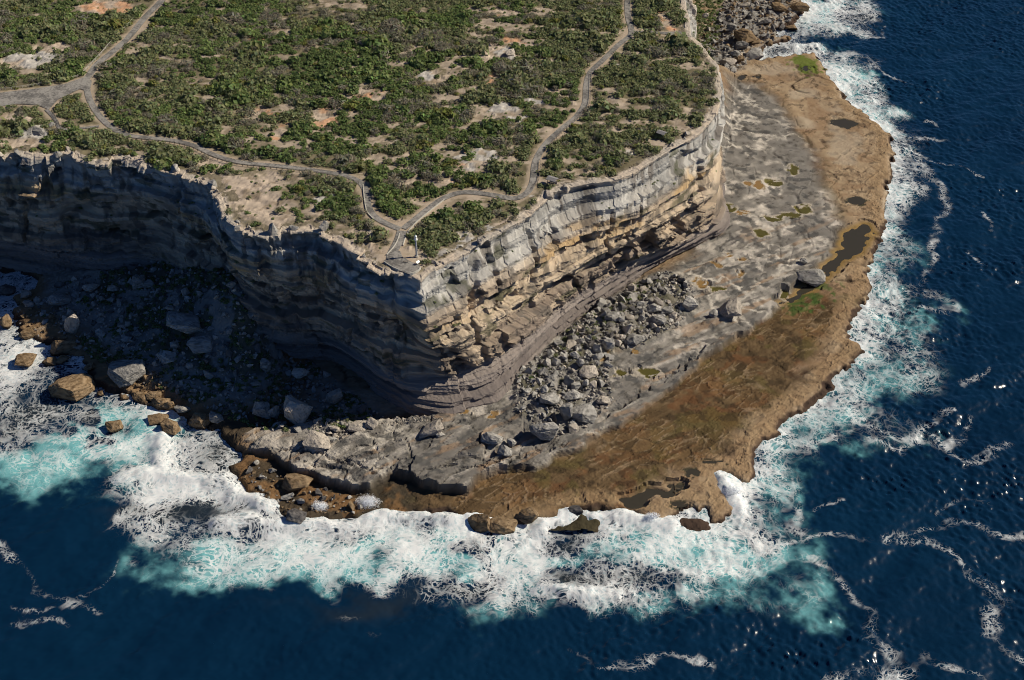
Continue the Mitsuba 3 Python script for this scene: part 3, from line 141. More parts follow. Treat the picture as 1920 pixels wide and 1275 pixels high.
def grid_mesh(X, Y, Z, keep):
    """triangles of a regular grid, only the cells whose four corners are all kept; unused vertices dropped"""
    h, w = X.shape
    i = np.arange(h * w).reshape(h, w)
    ok = keep[:-1, :-1] & keep[1:, :-1] & keep[:-1, 1:] & keep[1:, 1:]
    a, b, c, d = (q[ok] for q in (i[:-1, :-1], i[:-1, 1:], i[1:, 1:], i[1:, :-1]))
    f = np.vstack([np.c_[a, b, c], np.c_[a, c, d]])
    used = np.zeros(h * w, bool)
    used[f.ravel()] = True
    m = np.cumsum(used) - 1
    v = np.stack([X, Y, Z], -1).reshape(-1, 3)[used]
    return v, m[f], used

def inside(poly, X, Y):
    return shapely.contains_xy(shapely.Polygon(np.asarray(poly)[:, :2]), X.ravel(), Y.ravel()).reshape(X.shape)

def sdist(mask, step):
    return (edt(mask) - edt(~mask)) * step

def bumpy(base, fn, scale):
    return {'type': 'bumpmap', 'arbitrary': mikit.proc(fn, eps=0.12), 'scale': scale, 'bsdf': base}

VC = {'type': 'mesh_attribute', 'name': 'vertex_color'}
def rock_bump(p, n, uv):
    return mikit.fbm(p.x * 1.1, p.y * 1.1, p.z * 1.6, 3)
scene['rock'] = bumpy({'type': 'twosided', 'bsdf': {'type': 'diffuse', 'reflectance': VC}}, rock_bump, 0.45)
scene['leaf'] = {'type': 'principledthin', 'base_color': VC, 'roughness': 0.55, 'diff_trans': 0.7, 'eta': 1.35}
scene['soil'] = {'type': 'twosided', 'bsdf': {'type': 'diffuse', 'reflectance': VC}}
scene['asphalt'] = {'type': 'twosided', 'bsdf': {'type': 'diffuse', 'reflectance': mikit.proc(lambda p, n, uv: mikit.mix((0.13, 0.125, 0.12), (0.30, 0.285, 0.265), mikit.smoothstep(.3, .7, .5 * mikit.fbm(p.x * 0.22, p.y * 0.22, 0, 3) + .5 * mikit.fbm(p.x * 1.3, p.y * 1.3, 4, 3))))}}
def plain(name, c, r=0.6):
    scene[name] = {'type': 'twosided', 'bsdf': {'type': 'principled', 'base_color': {'type': 'rgb', 'value': list(c)}, 'roughness': r}}
plain('white_paint', (0.78, 0.78, 0.76), .4)
plain('grey_paint', (0.35, 0.37, 0.39), .5)
plain('dark_timber', (0.06, 0.05, 0.045))
plain('timber', (0.2, 0.17, 0.14))
plain('pale_timber', (0.5, 0.47, 0.42))
plain('concrete', (0.45, 0.43, 0.38), .8)
plain('roofing', (0.23, 0.22, 0.22), .6)
plain('stone', (0.5, 0.4, 0.27), .8)
plain('red_cloth', (0.5, 0.03, 0.04), .8)
plain('navy_cloth', (0.02, 0.03, 0.07), .8)
plain('skin', (0.5, 0.3, 0.2), .6)
plain('hair', (0.03, 0.02, 0.015), .6)
plain('green_glass', (0.1, 0.35, 0.2), .3)

# ------------------------------------------------------------------ plateau height
def plateau_z(x, y):
    return 66 + 2.4 * (fb(np.asarray(x) / 60, np.asarray(y) / 60, 3.3, 2) - 0.5)

# ------------------------------------------------------------------ cliff: one continuous sheet from the rim down past the toe
STEP = 0.58
def chain(P):
    P = np.asarray(P, float)
    return np.linalg.norm(np.diff(P[:, :2], axis=0), axis=1).sum()
nl, nr = int(chain(LEFT_RIM) * 1.12 / STEP), int(chain(RIGHT_RIM) * 1.1 / STEP)
rimL, toeL = resample(LEFT_RIM, nl), resample(LEFT_TOE, nl)
wtL = np.c_[lerp(rimL[:, :2], toeL[:, :2], .15), 66 - .3 * (66 - toeL[:, 2])]
wbL = np.c_[lerp(rimL[:, :2], toeL[:, :2], .5), 66 - .75 * (66 - toeL[:, 2])]
rimR, wtR, wbR, toeR = (resample(q, nr) for q in (RIGHT_RIM, RIGHT_WT, RIGHT_WB, RIGHT_TOE))
back = np.array(BACK_RIM)
nb = int(chain(back) / STEP / 1.5)
bk = resample(np.vstack([[rimR[-1, 0], rimR[-1, 1], 7], back]), nb)
tn = np.gradient(bk[:, :2], axis=0)
tn /= np.linalg.norm(tn, axis=1, keepdims=True)
on = np.c_[tn[:, 1], -tn[:, 0]]
def back_at(f, z):
    return np.c_[bk[:, :2] + on * f[:, None], z]
drop = 66 - bk[:, 2]
rimB = back_at(0 * drop, 66 + 0 * drop)
first_off = np.linalg.norm(toeR[-1, :2] - rimR[-1, :2])
offB = np.maximum(2 + drop * .06, first_off * np.exp(-np.arange(nb) * STEP / 5))
wtB, wbB, toeB = back_at(offB * .25, 66 - .37 * drop), back_at(offB * .6, 66 - .8 * drop), back_at(offB, bk[:, 2])
RIM, WT, WB, TOE = (np.vstack(q) for q in ((rimL, rimR, rimB), (wtL, wtR, wtB), (wbL, wbR, wbB), (toeL, toeR, toeB)))
NS = len(RIM)
mid = gaussian_filter1d((RIM[:, :2] + WB[:, :2]) / 2, 9, axis=0, mode='nearest')
tg = np.gradient(mid, axis=0)
tg /= np.linalg.norm(tg, axis=1, keepdims=True)
OUT = np.c_[tg[:, 1], -tg[:, 0]]
arc = np.r_[0, np.cumsum(np.linalg.norm(np.diff(gaussian_filter1d(RIM[:, :2], 4, axis=0), axis=0), axis=1))]
is_right = np.r_[np.zeros(nl), np.ones(nr), np.full(nb, .7)]
rightw = gaussian_filter1d(is_right, 3)
for C_ in (RIM, WT, WB, TOE):
    C_[:, :2] = gaussian_filter1d(C_[:, :2], 2.0, axis=0, mode='nearest')
jag = (fb(arc / 12, 0, 1, 3) - .5) * 3.5 + (rnd(arc / 6.3) - .5) * 2.2 + (rnd(arc / 15.7, 4) - .5) * 4.0
jag = jag + (rnd(arc / 8.9, 14) - .5) * 3.2 * (1 - rightw)
jag *= 1 - .8 * rightw          # the right rim follows one straight bed
RIM[:, :2] += OUT * jag[:, None]

NR = 156
top = np.full(NS, 66.0)
bot = TOE[:, 2] - 17
v = np.linspace(0, 1, NR)
Zc = top[:, None] + (bot - top)[:, None] * v[None]
S = np.broadcast_to(arc[:, None], Zc.shape)
rs = np.random.default_rng(5)
cuts = [90.0]
while cuts[-1] > -28:
    z_ = cuts[-1]
    cuts.append(z_ - (rs.uniform(3.2, 8) if z_ > 46 else rs.uniform(1.4, 5.5) if z_ > 20 else rs.uniform(.9, 2.2)))
cuts = np.array(cuts[::-1])
zw = Zc + (fb(S / 60, Zc / 40, 7.7, 2) - .5) * 3.2 - S * .012
lay = np.clip(np.searchsorted(cuts, zw) - 1, 0, len(cuts) - 2)
z_top, z_bot = cuts[lay + 1], cuts[lay]
frac = (z_top - zw) / (z_top - z_bot)
z_step = Zc + (z_top - zw) * (1 - sm(.80, 1, frac)) * (.55 + .4 * rightw[:, None])
keysz = np.stack([top, WT[:, 2], WB[:, 2], TOE[:, 2], bot], 1)
keysp = np.stack([RIM[:, :2], WT[:, :2], WB[:, :2], TOE[:, :2], TOE[:, :2] + OUT * 3], 1)
plan = np.empty(Zc.shape + (2,))
for i in range(NS):
    zz = np.clip(z_step[i], bot[i], top[i])
    for k in (0, 1):
        plan[i, :, k] = np.interp(zz, keysz[i, ::-1], keysp[i, ::-1, k])
amp = np.clip((top[:, None] - Zc) / 3, 0, 1)
wall = sm(14, 22, Zc)
rw = rightw[:, None]
def blocks(levels, wmin, wmax, seed, slant=.04):
    """beds cut into blocks by upright joints: a random number per block, constant over it"""
    lay_ = np.clip(np.searchsorted(levels, zw) - 1, 0, len(levels) - 2)
    w_ = wmin + (wmax - wmin) * rnd(lay_, seed)
    cell = np.floor((S + Zc * slant * (rnd(lay_, seed + 1) - .5) + (nz(S / 3, Zc / 2, seed) - .5) * wmin * .12) / w_ + 9 * rnd(lay_, seed + 2))
    return rnd(cell, lay_, seed + 3) - .5
def levels(lo, hi, seed):
    r_ = np.random.default_rng(seed)
    return np.sort(np.r_[-40, -40 + np.cumsum(r_.uniform(lo, hi, int(150 / lo)))])
patchy = sm(.38, .58, nz(S / 24, Zc / 12, 4))
d = blocks(levels(9, 17, 1), 16, 44, 21) * (3.0 - 1.9 * sm(40, 46, Zc) * rw) + blocks(cuts, 9, 40, 31) * (2.6 - 1.7 * sm(40, 46, Zc) * rw) * (.35 + .65 * patchy) + blocks(levels(.8, 1.7, 3), 1.5, 6, 41, .2) * .9 * (1 - .7 * sm(44, 50, Zc)) * (.4 + .6 * patchy)
d += (rnd(lay, 77) - .5) * 5.2 * (.7 + .6 * nz(S / 60, lay, 1))
d = d * (.55 + .45 * wall) + (fb(S / 30, Zc / 40, 9, 2) - .5) * (5 - 3 * rw)
d += (fb(S / 2.2, Zc / 1.6, 2, 3) - .5) * .8
# deep joints and hollows
joint = sm(.05, .02, np.abs(nz(S / 17, Zc / 90, 6) - .5)) * sm(.45, .55, nz(S / 30, Zc / 16, 8))
d -= joint * 2.4 * wall
hollow = sm(.655, .69, fb(S / 24 + .35 * (rnd(lay, 91) - .5), Zc / 9 + .5 * (rnd(S / 5, 92) - .5), 15, 2)) * wall * (1 - .8 * sm(44, 48, Zc) * rw)
d -= hollow * (3.6 - 1.6 * rw)
for ax, ay, az, aw, ah, ad in ALCOVES:
    s0 = arc[np.argmin(np.hypot(WB[:, 0] * .5 + WT[:, 0] * .5 - ax, WB[:, 1] * .5 + WT[:, 1] * .5 - ay))]
    q_ = np.maximum(np.abs(S - s0 + (nz(S / 2, Zc / 2, 3) - .5) * 2.5) / aw, np.abs(Zc - az + (nz(S / 2.5, Zc / 2, 8) - .5) * 2.5) / ah)
    d -= ad * sm(1.12, .92, q_)
plan += OUT[:, None] * (d * amp)[..., None]
# cap running inland over the plateau edge
NCAP = 14
inl = np.linspace(9, 0.5, NCAP)
cap = RIM[:, None, :2] - OUT[:, None] * inl[None, :, None]
capz = plateau_z(cap[..., 0], cap[..., 1]) - .15 + (fb(cap[..., 0] / 4, cap[..., 1] / 4, 0, 3) - .5) * 1.0 * sm(9, 6, inl)[None] * (sm(9, 2, inl)[None]) + (rnd((arc[:, None] + inl * .5) / 4.7, np.floor(inl / 2.6)) - .35) * .8 * sm(8, 4, inl)[None]
edge_z = capz[:, -1] - .2
Zc = Zc - (66 - edge_z)[:, None] * (1 - v[None])
P = np.concatenate([np.concatenate([cap, capz[..., None]], -1), np.concatenate([plan, Zc[..., None]], -1)], 1)
ids = np.arange(P.shape[0] * P.shape[1]).reshape(P.shape[:2])
a, b, c, e = ids[:-1, :-1].ravel(), ids[1:, :-1].ravel(), ids[1:, 1:].ravel(), ids[:-1, 1:].ravel()
cliff_f = np.vstack([np.c_[a, e, c], np.c_[a, c, b]])
# colours of the beds
Zf, Sf = P[..., 2], np.broadcast_to(arc[:, None], P.shape[:2])
rwf = np.broadcast_to(rightw[:, None], Sf.shape)
zz = Zf + (fb(Sf / 40, Zf / 20, 1, 3) - .5) * 5
n1, n2, n3 = fb(Sf / 9, Zf / 3.5, 3, 4), fb(Sf / 3, Zf / 14, 5, 4), fb(Sf / 28, Zf / 9, 8, 3)
bed = rnd(zz / 1.7, 3)
grey_ = lerp((.24, .24, .235), (.50, .485, .455), sm(.25, .75, n1 * .75 + bed * .25)[..., None])
tan_ = lerp((.28, .225, .175), (.60, .49, .365), sm(.2, .8, n1 * .65 + bed * .35)[..., None])
col = cmix(tan_, grey_, sm(50, 55, zz))
col = cmix(col, lerp((.44, .29, .13), (.48, .37, .24), bed[..., None]), sm(.46, .54, n3) * sm(.40, .50, fb(Sf / 16, Zf / 2.5, 77, 3)) * sm(36, 42, zz) * sm(58, 51, zz) * .85)
col = cmix(col, lerp((.60, .50, .38), (.46, .38, .29), bed[..., None]), sm(34, 37, zz) * sm(46, 42, zz) * .7)
col = cmix(col, lerp((.20, .16, .135), (.30, .245, .20), n1[..., None]), sm(34, 29, zz) * sm(.42, .56, fb(Sf / 30, Zf / 12, 57, 3)) * .8)
col = cmix(col, (.11, .095, .085), sm(.55, .66, n2) * sm(.4, .55, n3) * sm(10, 16, zz) * .75)
col = cmix(col, (.09, .085, .08), sm(.6, .68, fb(Sf / 6, Zf / 5, 87, 4)) * .6)
col = cmix(col, (.07, .075, .045), sm(.64, .70, fb(Sf / 14, Zf / 4, 97, 4)) * .7)
strip = lerp((.15, .13, .125), (.31, .27, .245), (bed * .55 + n1 * .45)[..., None])
col = cmix(col, strip, sm(20, 16.5, zz + (n1 - .5) * 3))
capw = np.broadcast_to((np.arange(P.shape[1]) < NCAP + 3)[None], Sf.shape).astype(float)
capcol = lerp((.36, .34, .31), (.55, .45, .35), fb(P[..., 0] / 7, P[..., 1] / 7, 1, 3)[..., None])
inland = np.concatenate([np.broadcast_to(inl, (NS, NCAP)), np.zeros((NS, NR))], 1)
back_cap = np.broadcast_to(sm(nl + nr - 6, nl + nr + 12, np.arange(NS, dtype=float))[:, None], Sf.shape)
earth = sm(3.2, 5.2, inland + (fb(P[..., 0] / 5, P[..., 1] / 5, 6, 3) - .5) * 7)
capcol = cmix(capcol, lerp((.10, .09, .06), (.26, .22, .165), fb(P[..., 0] / 2.5, P[..., 1] / 2.5, 3, 3)[..., None]), np.maximum(earth, back_cap * sm(2, 4, inland)))
col = cmix(col, capcol, capw)
put('cliff', (P.reshape(-1, 3), cliff_f), 'rock', color=np.clip(col, .02, .8).reshape(-1, 3))
tag('cliff', 'layered sandstone sea cliff wrapping round the headland, tan on the lit side', 'cliff', kind='structure')

# ------------------------------------------------------------------ lower land: shelf, scree slopes and sea bed
GS = 0.66
X, Y = np.meshgrid(np.arange(-318, 262, GS), np.arange(392, 902, GS))
coast_poly = np.vstack([COAST, [[-420, COAST[-1][1], 0], [-420, 1300, 0], [COAST[0][0], 1300, 0]]])
wob = lambda k, s: (fb(X / k, Y / k, s, 3) - .5)
cells = np.random.default_rng(19).uniform([-318, 392], [262, 902], (26000, 2))
chip = cKDTree(cells).query(np.c_[(X + wob(3, 5) * 2).ravel(), (Y + wob(3, 15) * 2).ravel()])[1].reshape(X.shape)
Xw, Yw = X + wob(7, 3) * 3.5 + (rnd(chip, 3) - .5) * 3.4, Y + wob(7, 13) * 3.5 + (rnd(chip, 4) - .5) * 3.4
landm = inside(coast_poly, Xw, Yw)
sd = gaussian_filter(sdist(landm, GS), .9)
reefm = inside(np.c_[REEF, np.zeros(len(REEF))], Xw, Yw)
pts = np.vstack([toeL[::12], toeR[::12], toeB[::8], [s for s in SPOTS if s[2] > 2.9]])
shore = np.array(COAST[::2])
shore = shore[~((shore[:, 1] < 475) & (shore[:, 0] > -112))]
pts_in = np.vstack([pts, np.c_[shore[:, :2], np.full(len(shore), 1.6)]])
inner = NearestNDInterpolator(pts_in[:, :2], pts_in[:, 2])
lin = LinearNDInterpolator(pts_in[:, :2], pts_in[:, 2])(X, Y)
lin = np.where(np.isfinite(lin), lin, inner(X, Y))
lin = gaussian_filter(lin, 3 / GS)
greym = inside(GREY, X + wob(9, 33) * 6, Y + wob(9, 43) * 6)
sdg = gaussian_filter(sdist(greym, GS), 1.0)
ne = sm(520, 560, Y)
wside = sm(-95, -120, X) * 1.0
washed = sm(-28, -42, X) * sm(462, 450, Y)
outer_z = 2.1 + (fb(X / 30, Y / 30, 5, 2) - .5) * 1.0 - washed * (.9 - 1.6 * (fb(X / 7, Y / 7, 55, 3) - .5))
gb = sm(-1.0, .3, sdg) * (1 - ne) + sm(-26, 4, sdg) * ne
gb = np.maximum(gb, wside)
Zl = outer_z * (1 - gb) + np.maximum(lin, outer_z) * gb
# second step and cracks of the grey ledge
def linedist(line):
    return shapely.distance(shapely.points(X.ravel(), Y.ravel()), shapely.LineString(np.asarray(line)[:, :2])).reshape(X.shape)
sub = (Y < 560) & (X > -130)
crack = np.full(X.shape, 99.0)
crack[sub] = shapely.distance(shapely.points(Xw[sub], Yw[sub]), shapely.LineString(np.asarray(SHELF2)[:, :2]))
east = X * .82 + Y * .57
across = -X * .57 + Y * .82
talus = (inside(SCREE_RIGHT, X, Y) | inside(SCREE_COVE, X, Y) | inside(SCREE_LEFT, X, Y)).astype(float)
talus = gaussian_filter(talus, 2 / GS)
front = sm(640, 560, Y)
bedline = fb(east / 34, across / 5.5, 3, 4)
zg = Zl + (fb(X / 12, Y / 12, 4, 4) - .5) * .8 + front * (bedline - .5) * 4.6
seeds = np.random.default_rng(9).uniform([-130, 400], [210, 760], (900, 2))
dd, ii = cKDTree(np.c_[seeds[:, 0] * .82 + seeds[:, 1] * .57, (-seeds[:, 0] * .57 + seeds[:, 1] * .82) * 1.9]).query(np.c_[(east + wob(14, 81) * 10).ravel(), ((across + wob(14, 91) * 8) * 1.9).ravel()], k=2)
edge_gap = (dd[:, 1] - dd[:, 0]).reshape(X.shape)
cell_h = (rnd(ii[:, 0], 5).reshape(X.shape) - .5) * 1.3
broken = sm(.42, .58, fb(X / 34, Y / 34, 51, 2)) * (.3 + .6 * sm(500, 470, Y)) + .5 * sm(470, 440, Y)
joints = sm(.9, .15, edge_gap) * np.clip(broken, 0, 1)
zg = zg + cell_h * np.clip(broken, 0, 1)
terr = .8
zs = np.floor(zg / terr) * terr + terr * sm(.55, 1, zg / terr - np.floor(zg / terr))
bseed = np.random.default_rng(29).uniform([-60, 400], [215, 640], (2600, 2))
bk_ = cKDTree(np.c_[(bseed[:, 0] * .82 + bseed[:, 1] * .57) / 2.6, -bseed[:, 0] * .57 + bseed[:, 1] * .82])
bd, bi = bk_.query(np.c_[((east + wob(9, 181) * 7) / 2.6).ravel(), (across + wob(6, 191) * 3.2).ravel()], k=2)
basin_edge, basin = (bd[:, 1] - bd[:, 0]).reshape(X.shape), rnd(bi[:, 0], 3).reshape(X.shape)
basin_on = sm(.43, .57, fb(X / 20, Y / 20, 201, 3)) * .85
margin = sm(15, 6, sd + wob(9, 141) * 12) * sm(.40, .52, fb(X / 20, Y / 20, 151, 3)) + .5 * sm(.5, .6, fb(X / 15, Y / 15, 161, 3))
brown_tex = basin_on * .7 * (.32 * sm(.55, .12, basin_edge) - .35 * basin * sm(.2, .8, basin_edge)) + np.clip(margin, 0, 1) * ((rnd(chip, 9) - .5) * .5 - .2 * sm(.5, .56, fb(X / 2, Y / 2, 171, 2))) + (1 - np.abs(2 * fb((east + wob(15, 101) * 7) / 16, (across + wob(15, 111) * 3) / 1.7, 2, 3) - 1)) ** 2 * .35 - .2 + (fb(X / 3, Y / 3, 6, 3) - .5) * .4
on_shelf = (1 - talus) * sm(0, 3, sd)
Zl = Zl * (1 - on_shelf) + (zs * gb + (Zl + brown_tex) * (1 - gb)) * on_shelf
Zl -= sm(1.0, .2, crack) * 1.5 * sm(.35, .5, nz(X / 9, Y / 9, 2)) * on_shelf
Zl += talus * (fb(X / 4, Y / 4, 8, 4) - .5) * 3.4
cr2 = sm(.05, 0, np.abs(fb(X / 22, Y / 22, 11, 2) - .5)) * sm(.5, .6, nz(X / 18, Y / 18, 12))
Zl -= cr2 * .55 * on_shelf + joints * gb * .9 * on_shelf
Zl = np.where(sd > 0, Zl * (1 - np.exp(-sd / 1.1)) + .12, np.maximum(sd * .55 - .25, -9))
rd = gaussian_filter(sdist(reefm, GS), .8)
Zl = np.where(rd > -3, np.maximum(Zl, 1.5 * sm(-2.5, 2, rd) - .8 + (fb(X / 3, Y / 3, 4, 3) - .5) * .8), Zl)
for cx, cy, ra, rb in SKERRIES:
    q = ((X - cx) / ra) ** 2 + ((Y - cy) / rb) ** 2
    Zl = np.where(q < 2.5, np.maximum(Zl, 1.5 * (1 - q) + (fb(X / 2.5, Y / 2.5, 7, 3) - .5) * 1.2), Zl)
# pools: hollows in the rock
bigm = inside(np.c_[BIG_POOL, np.zeros(len(BIG_POOL))], Xw, Yw)
sdb = gaussian_filter(sdist(bigm, GS), .8)
ZBIG = 1.35
Zl = np.where(sdb > -4, np.minimum(Zl, ZBIG + .35 - sm(-3, 2.5, sdb) * .85), Zl)
covem = inside(COVE_POOL, Xw, Yw)
sdc = gaussian_filter(sdist(covem, GS), .8)
Zl = np.where(sdc > -2, np.minimum(Zl, .9 - sm(-1.5, 1.5, sdc) * 1.6), Zl)
pool_info = []
land_z = lambda x, y: Zl[np.clip(((np.asarray(y) - 392) / GS).round().astype(int), 0, Zl.shape[0] - 1), np.clip(((np.asarray(x) + 318) / GS).round().astype(int), 0, Zl.shape[1] - 1)]
for cx, cy, ra, rb, kind in POOL:
    jx, jy = int((cx + 318) / GS), int((cy - 392) / GS)
    k = int(max(ra, rb) * 1.8 / GS) + 2
    sl = np.s_[max(jy - k, 0):jy + k, max(jx - k, 0):jx + k]
    q = np.sqrt(((Xw[sl] - cx) / ra) ** 2 + ((Yw[sl] - cy) / rb) ** 2)
    lvl = float(np.quantile(Zl[sl][q < 1.2], .3)) if (q < 1.2).any() else float(land_z(cx, cy))
    Zl[sl] = np.where(q < 1.6, np.minimum(Zl[sl], lvl + .5 * sm(.75, 1.15, q) - .25), Zl[sl])
    Zl[sl] = np.where((q > 1.0) & (q < 1.5), np.maximum(Zl[sl], lvl + .05), Zl[sl])
    pool_info.append((cx, cy, ra, rb, kind, lvl - .02))
# colours
f1, f2, f3 = fb(X / 3.2, Y / 3.2, 1, 4), fb(X / 15, Y / 15, 2, 4), fb(X / 1.4, Y / 1.4, 3, 2)
vein = sm(.06, 0, np.abs(fb(X / 11, Y / 9, 17, 4) - .5)) * sm(.4, .6, fb(X / 30, Y / 30, 18, 2))
strk = fb(east / 20, across / 2.0, 61, 4)
pale_zone = sm(.46, .60, f2 * (1 - .5 * front) + strk * .5 * front - .02 - .10 * sm(585, 640, Y) + .05 * sm(500, 530, Y) * sm(600, 570, Y))
grey = lerp((.115, .105, .095), (.25, .235, .215), (f1 * (1 - .55 * front) + strk * .55 * front)[..., None])
grey = cmix(grey, lerp((.24, .225, .20), (.56, .51, .45), sm(.3, .7, f1)[..., None]), pale_zone * (.9 - .25 * front))
grey = cmix(grey, (.06, .056, .05), sm(.33, .27, f1) * .6 + joints * .5)
grey = cmix(grey, (.30, .19, .11), sm(.60, .70, fb(east / 18, across / 3, 67, 4)) * front * .5)
grey = cmix(grey, (.52, .48, .42), vein * .85)
grey = cmix(grey, (.07, .07, .07), sm(.60, .66, fb(X / 5, Y / 4, 23, 3)) * .75)
tanc = lerp((.23, .165, .105), (.42, .32, .215), (f2 * .6 + f1 * .4)[..., None])
tanc = cmix(tanc, (.23, .145, .085), sm(.52, .64, fb(X / 9, Y / 9, 31, 4)) * .6)
tanc = cmix(tanc, lerp((.17, .105, .06), (.33, .25, .17), f3[..., None]), sm(.45, .6, fb(X / 5, Y / 5, 35, 4)) * .55)
tanc = cmix(tanc, (.07, .05, .035), cr2 * .8 + sm(.61, .68, f1) * .6 + sm(.035, 0, np.abs(fb(X / 9, Y / 9, 37, 4) - .5)) * sm(.5, .6, fb(X / 24, Y / 24, 38, 2)) * .7)
tanc = cmix(tanc, (.42, .36, .28), sm(.55, .7, fb(X / 18, Y / 18, 39, 3)) * .5)
eastw, acrossw = east + wob(15, 101) * 9, across + wob(15, 111) * 3.5 + wob(4, 121) * 2
stre = fb(eastw / 22, acrossw / 1.3, 4, 4)
patch = fb(X / 9, Y / 9, 41, 4)
brn = lerp((.055, .038, .022), (.175, .118, .065), (stre * .35 + f1 * .65)[..., None])
brn = cmix(brn, (.15, .065, .03), sm(.54, .66, patch) * .5)
brn = cmix(brn, (.095, .08, .03), sm(.54, .64, fb(X / 12, Y / 12, 44, 4)) * .55)
brn = cmix(brn, (.33, .24, .15), sm(.62, .74, fb(eastw / 20, acrossw / 1.3, 6, 4)) * sm(.4, .6, fb(X / 14, Y / 14, 48, 2)) * .6)
brn = cmix(brn, (.04, .03, .02), sm(.56, .66, fb(X / 4, Y / 4, 49, 4)) * .6)
brn = cmix(brn, lerp((.05, .035, .02), (.20, .125, .062), basin[..., None]), basin_on * sm(.15, .4, basin_edge) * .65)
brn = cmix(brn, (.26, .19, .12), basin_on * sm(.34, .14, basin_edge) * sm(.35, .6, f1) * .75)
brownm = inside(BROWN, X + wob(10, 53) * 9, Y + wob(10, 63) * 9) | greym
sdbr = sdist(brownm, GS)
C = cmix(tanc, brn, sm(-9, 2, sdbr + (f2 - .5) * 9))
C = cmix(C, grey, np.maximum(sm(-1.5 - 5 * ne, 1.0 + 4 * ne, sdg + (f2 - .5) * 8 * ne), 0))
C = cmix(C, lerp((.15, .145, .135), (.33, .31, .285), f1[..., None]), np.maximum(talus, wside * .8))
C = cmix(C, lerp((.05, .055, .03), (.13, .115, .085), f1[..., None]), talus * sm(.48, .54, fb(X / 9, Y / 9, 71, 4)) * sm(6, 9, Zl) * .85)
leftshore = sm(-70, -100, X)
C = cmix(C, lerp((.16, .09, .04), (.30, .19, .09), f1[..., None]), leftshore * sm(5, 2.5, Zl) * .8)
C = cmix(C, lerp((.20, .13, .075), (.38, .275, .165), f1[..., None]), sm(10, 6, sd + (f1 - .5) * 9) * sm(1.2, 3, sd) * sm(-20, 30, X) * .7)
# wet rock: matter darkened by water, in the wash and around pools
C = cmix(C, (.065, .045, .035), sm(1.3, .5, sd + (f2 - .5) * 3.5 + (f1 - .5) * 1.5))
low_left = sm(5, 2, sd) * leftshore
C = cmix(C, lerp((.05, .042, .032), (.17, .10, .05), sm(.54, .66, patch)[..., None]), sm(-30, -44, X) * sm(464, 452, Y) * sm(.5, -1, sdg) * .9)
C = cmix(C, (.055, .05, .03), sm(-3, 1, rd) * .85)
C = cmix(C, (.26, .17, .06), sm(-4.5, -1, sdb + (f1 - .5) * 2) * .8)
C = cmix(C, (.055, .045, .04), sm(-.5, 1.5, sdb))
C = cmix(C, (.03, .03, .025), sm(-1, 1, sdc) * .9)
for cx, cy, ra, rb, kind, lvl in pool_info:
    q = np.sqrt(((Xw - cx) / ra) ** 2 + ((Yw - cy) / rb) ** 2)
    C = cmix(C, (.46, .41, .34), sm(1.7, 1.3, q) * sm(.9, 1.1, q) * .7 * (kind < 2))
    C = cmix(C, [(.12, .105, .02), (.26, .165, .07), (.05, .05, .035)][int(kind)], sm(1.15, 1.0, q) * .9)
# algae: bright green growth by the far corner and along the long pool
ax, ay = ALGAE[0]
C = cmix(C, (.11, .15, .03), sm(1.1, .7, np.hypot((X - ax) / 9, (Y - ay) / 13) + (f1 - .5) * 1.6) * .9)
for ax, ay in ALGAE[1:]:
    C = cmix(C, (.05, .09, .025), sm(1.1, .6, np.hypot((X - ax) / 6, (Y - ay) / 4.5) + (f1 - .5) * 3.4) * .75)
cliff_in = inside(np.vstack([TOE[:, :2] - OUT * 15, [[TOE[-1, 0], 1200], [-400, 1200], [-400, TOE[0, 1]]]]), X, Y)
keep = (~cliff_in) & (sd > -10)
lv, lf, lu = grid_mesh(X, Y, Zl, keep)
put('rock_platform', (lv, lf), 'rock', color=np.clip(C, .015, .8).reshape(-1, 3)[lu])
tag('rock_platform', 'wave cut rock shelf and scree slopes below the cliff, grey inside and tan outside', 'rock shelf', kind='structure')

# ------------------------------------------------------------------ sea
WS = 0.62
SX, SY = np.meshgrid(np.arange(-320, 352, WS), np.arange(305, 905, WS))
half = 97 + SY * .287
in_view = (np.abs(SX) < half)
from scipy.ndimage import map_coordinates
def from_land(F, x, y, cval):
    return map_coordinates(F, [(y - 392) / GS, (x + 318) / GS], order=1, mode='constant', cval=cval)
lm = inside(coast_poly, SX + (fb(SX / 7, SY / 7, 3, 3) - .5) * 3.5, SY + (fb(SX / 7, SY / 7, 13, 3) - .5) * 3.5)
ssd = gaussian_filter(sdist(lm, WS), 1.0)
def blobs(L_, gain=1.0):
    keepf = np.ones(SX.shape)
    for cx, cy, ra, rb, st in L_:
        k = np.s_[max(int((cy - 2.4 * rb - 305) / WS), 0):max(int((cy + 2.4 * rb - 305) / WS) + 1, 0), max(int((cx - 2.4 * ra + 320) / WS), 0):max(int((cx + 2.4 * ra + 320) / WS) + 1, 0)]
        g = np.exp(-(((WX[k] - cx) / ra) ** 2 + ((WY[k] - cy) / rb) ** 2) ** 1.3 * .9)
        keepf[k] *= 1 - np.clip(g * min(st, 1.0) * gain, 0, .985)
    return 1 - keepf
WX = SX + (fb(SX / 16, SY / 16, 1, 4) - .5) * 26
WY = SY + (fb(SX / 16, SY / 16, 21, 4) - .5) * 26
foam, aer, sha = blobs(FOAM, .82), blobs(AERATED, .85), blobs(SHALLOWS)
off = np.maximum(-ssd + (fb(SX / 10, SY / 10, 6, 3) - .5) * 7, 0)
exposed = sm(-40, 0, SX) * .45 + .5
band = np.exp(-off / (4.0 + 2.2 * exposed)) * np.clip(.55 + .9 * nz(SX / 22, SY / 22, 3), 0, 1) * (ssd < 12)
wide = np.exp(-off / 15) * .24 * sm(-60, 10, SX) * sm(.35, .65, fb(SX / 26, SY / 26, 33, 3))
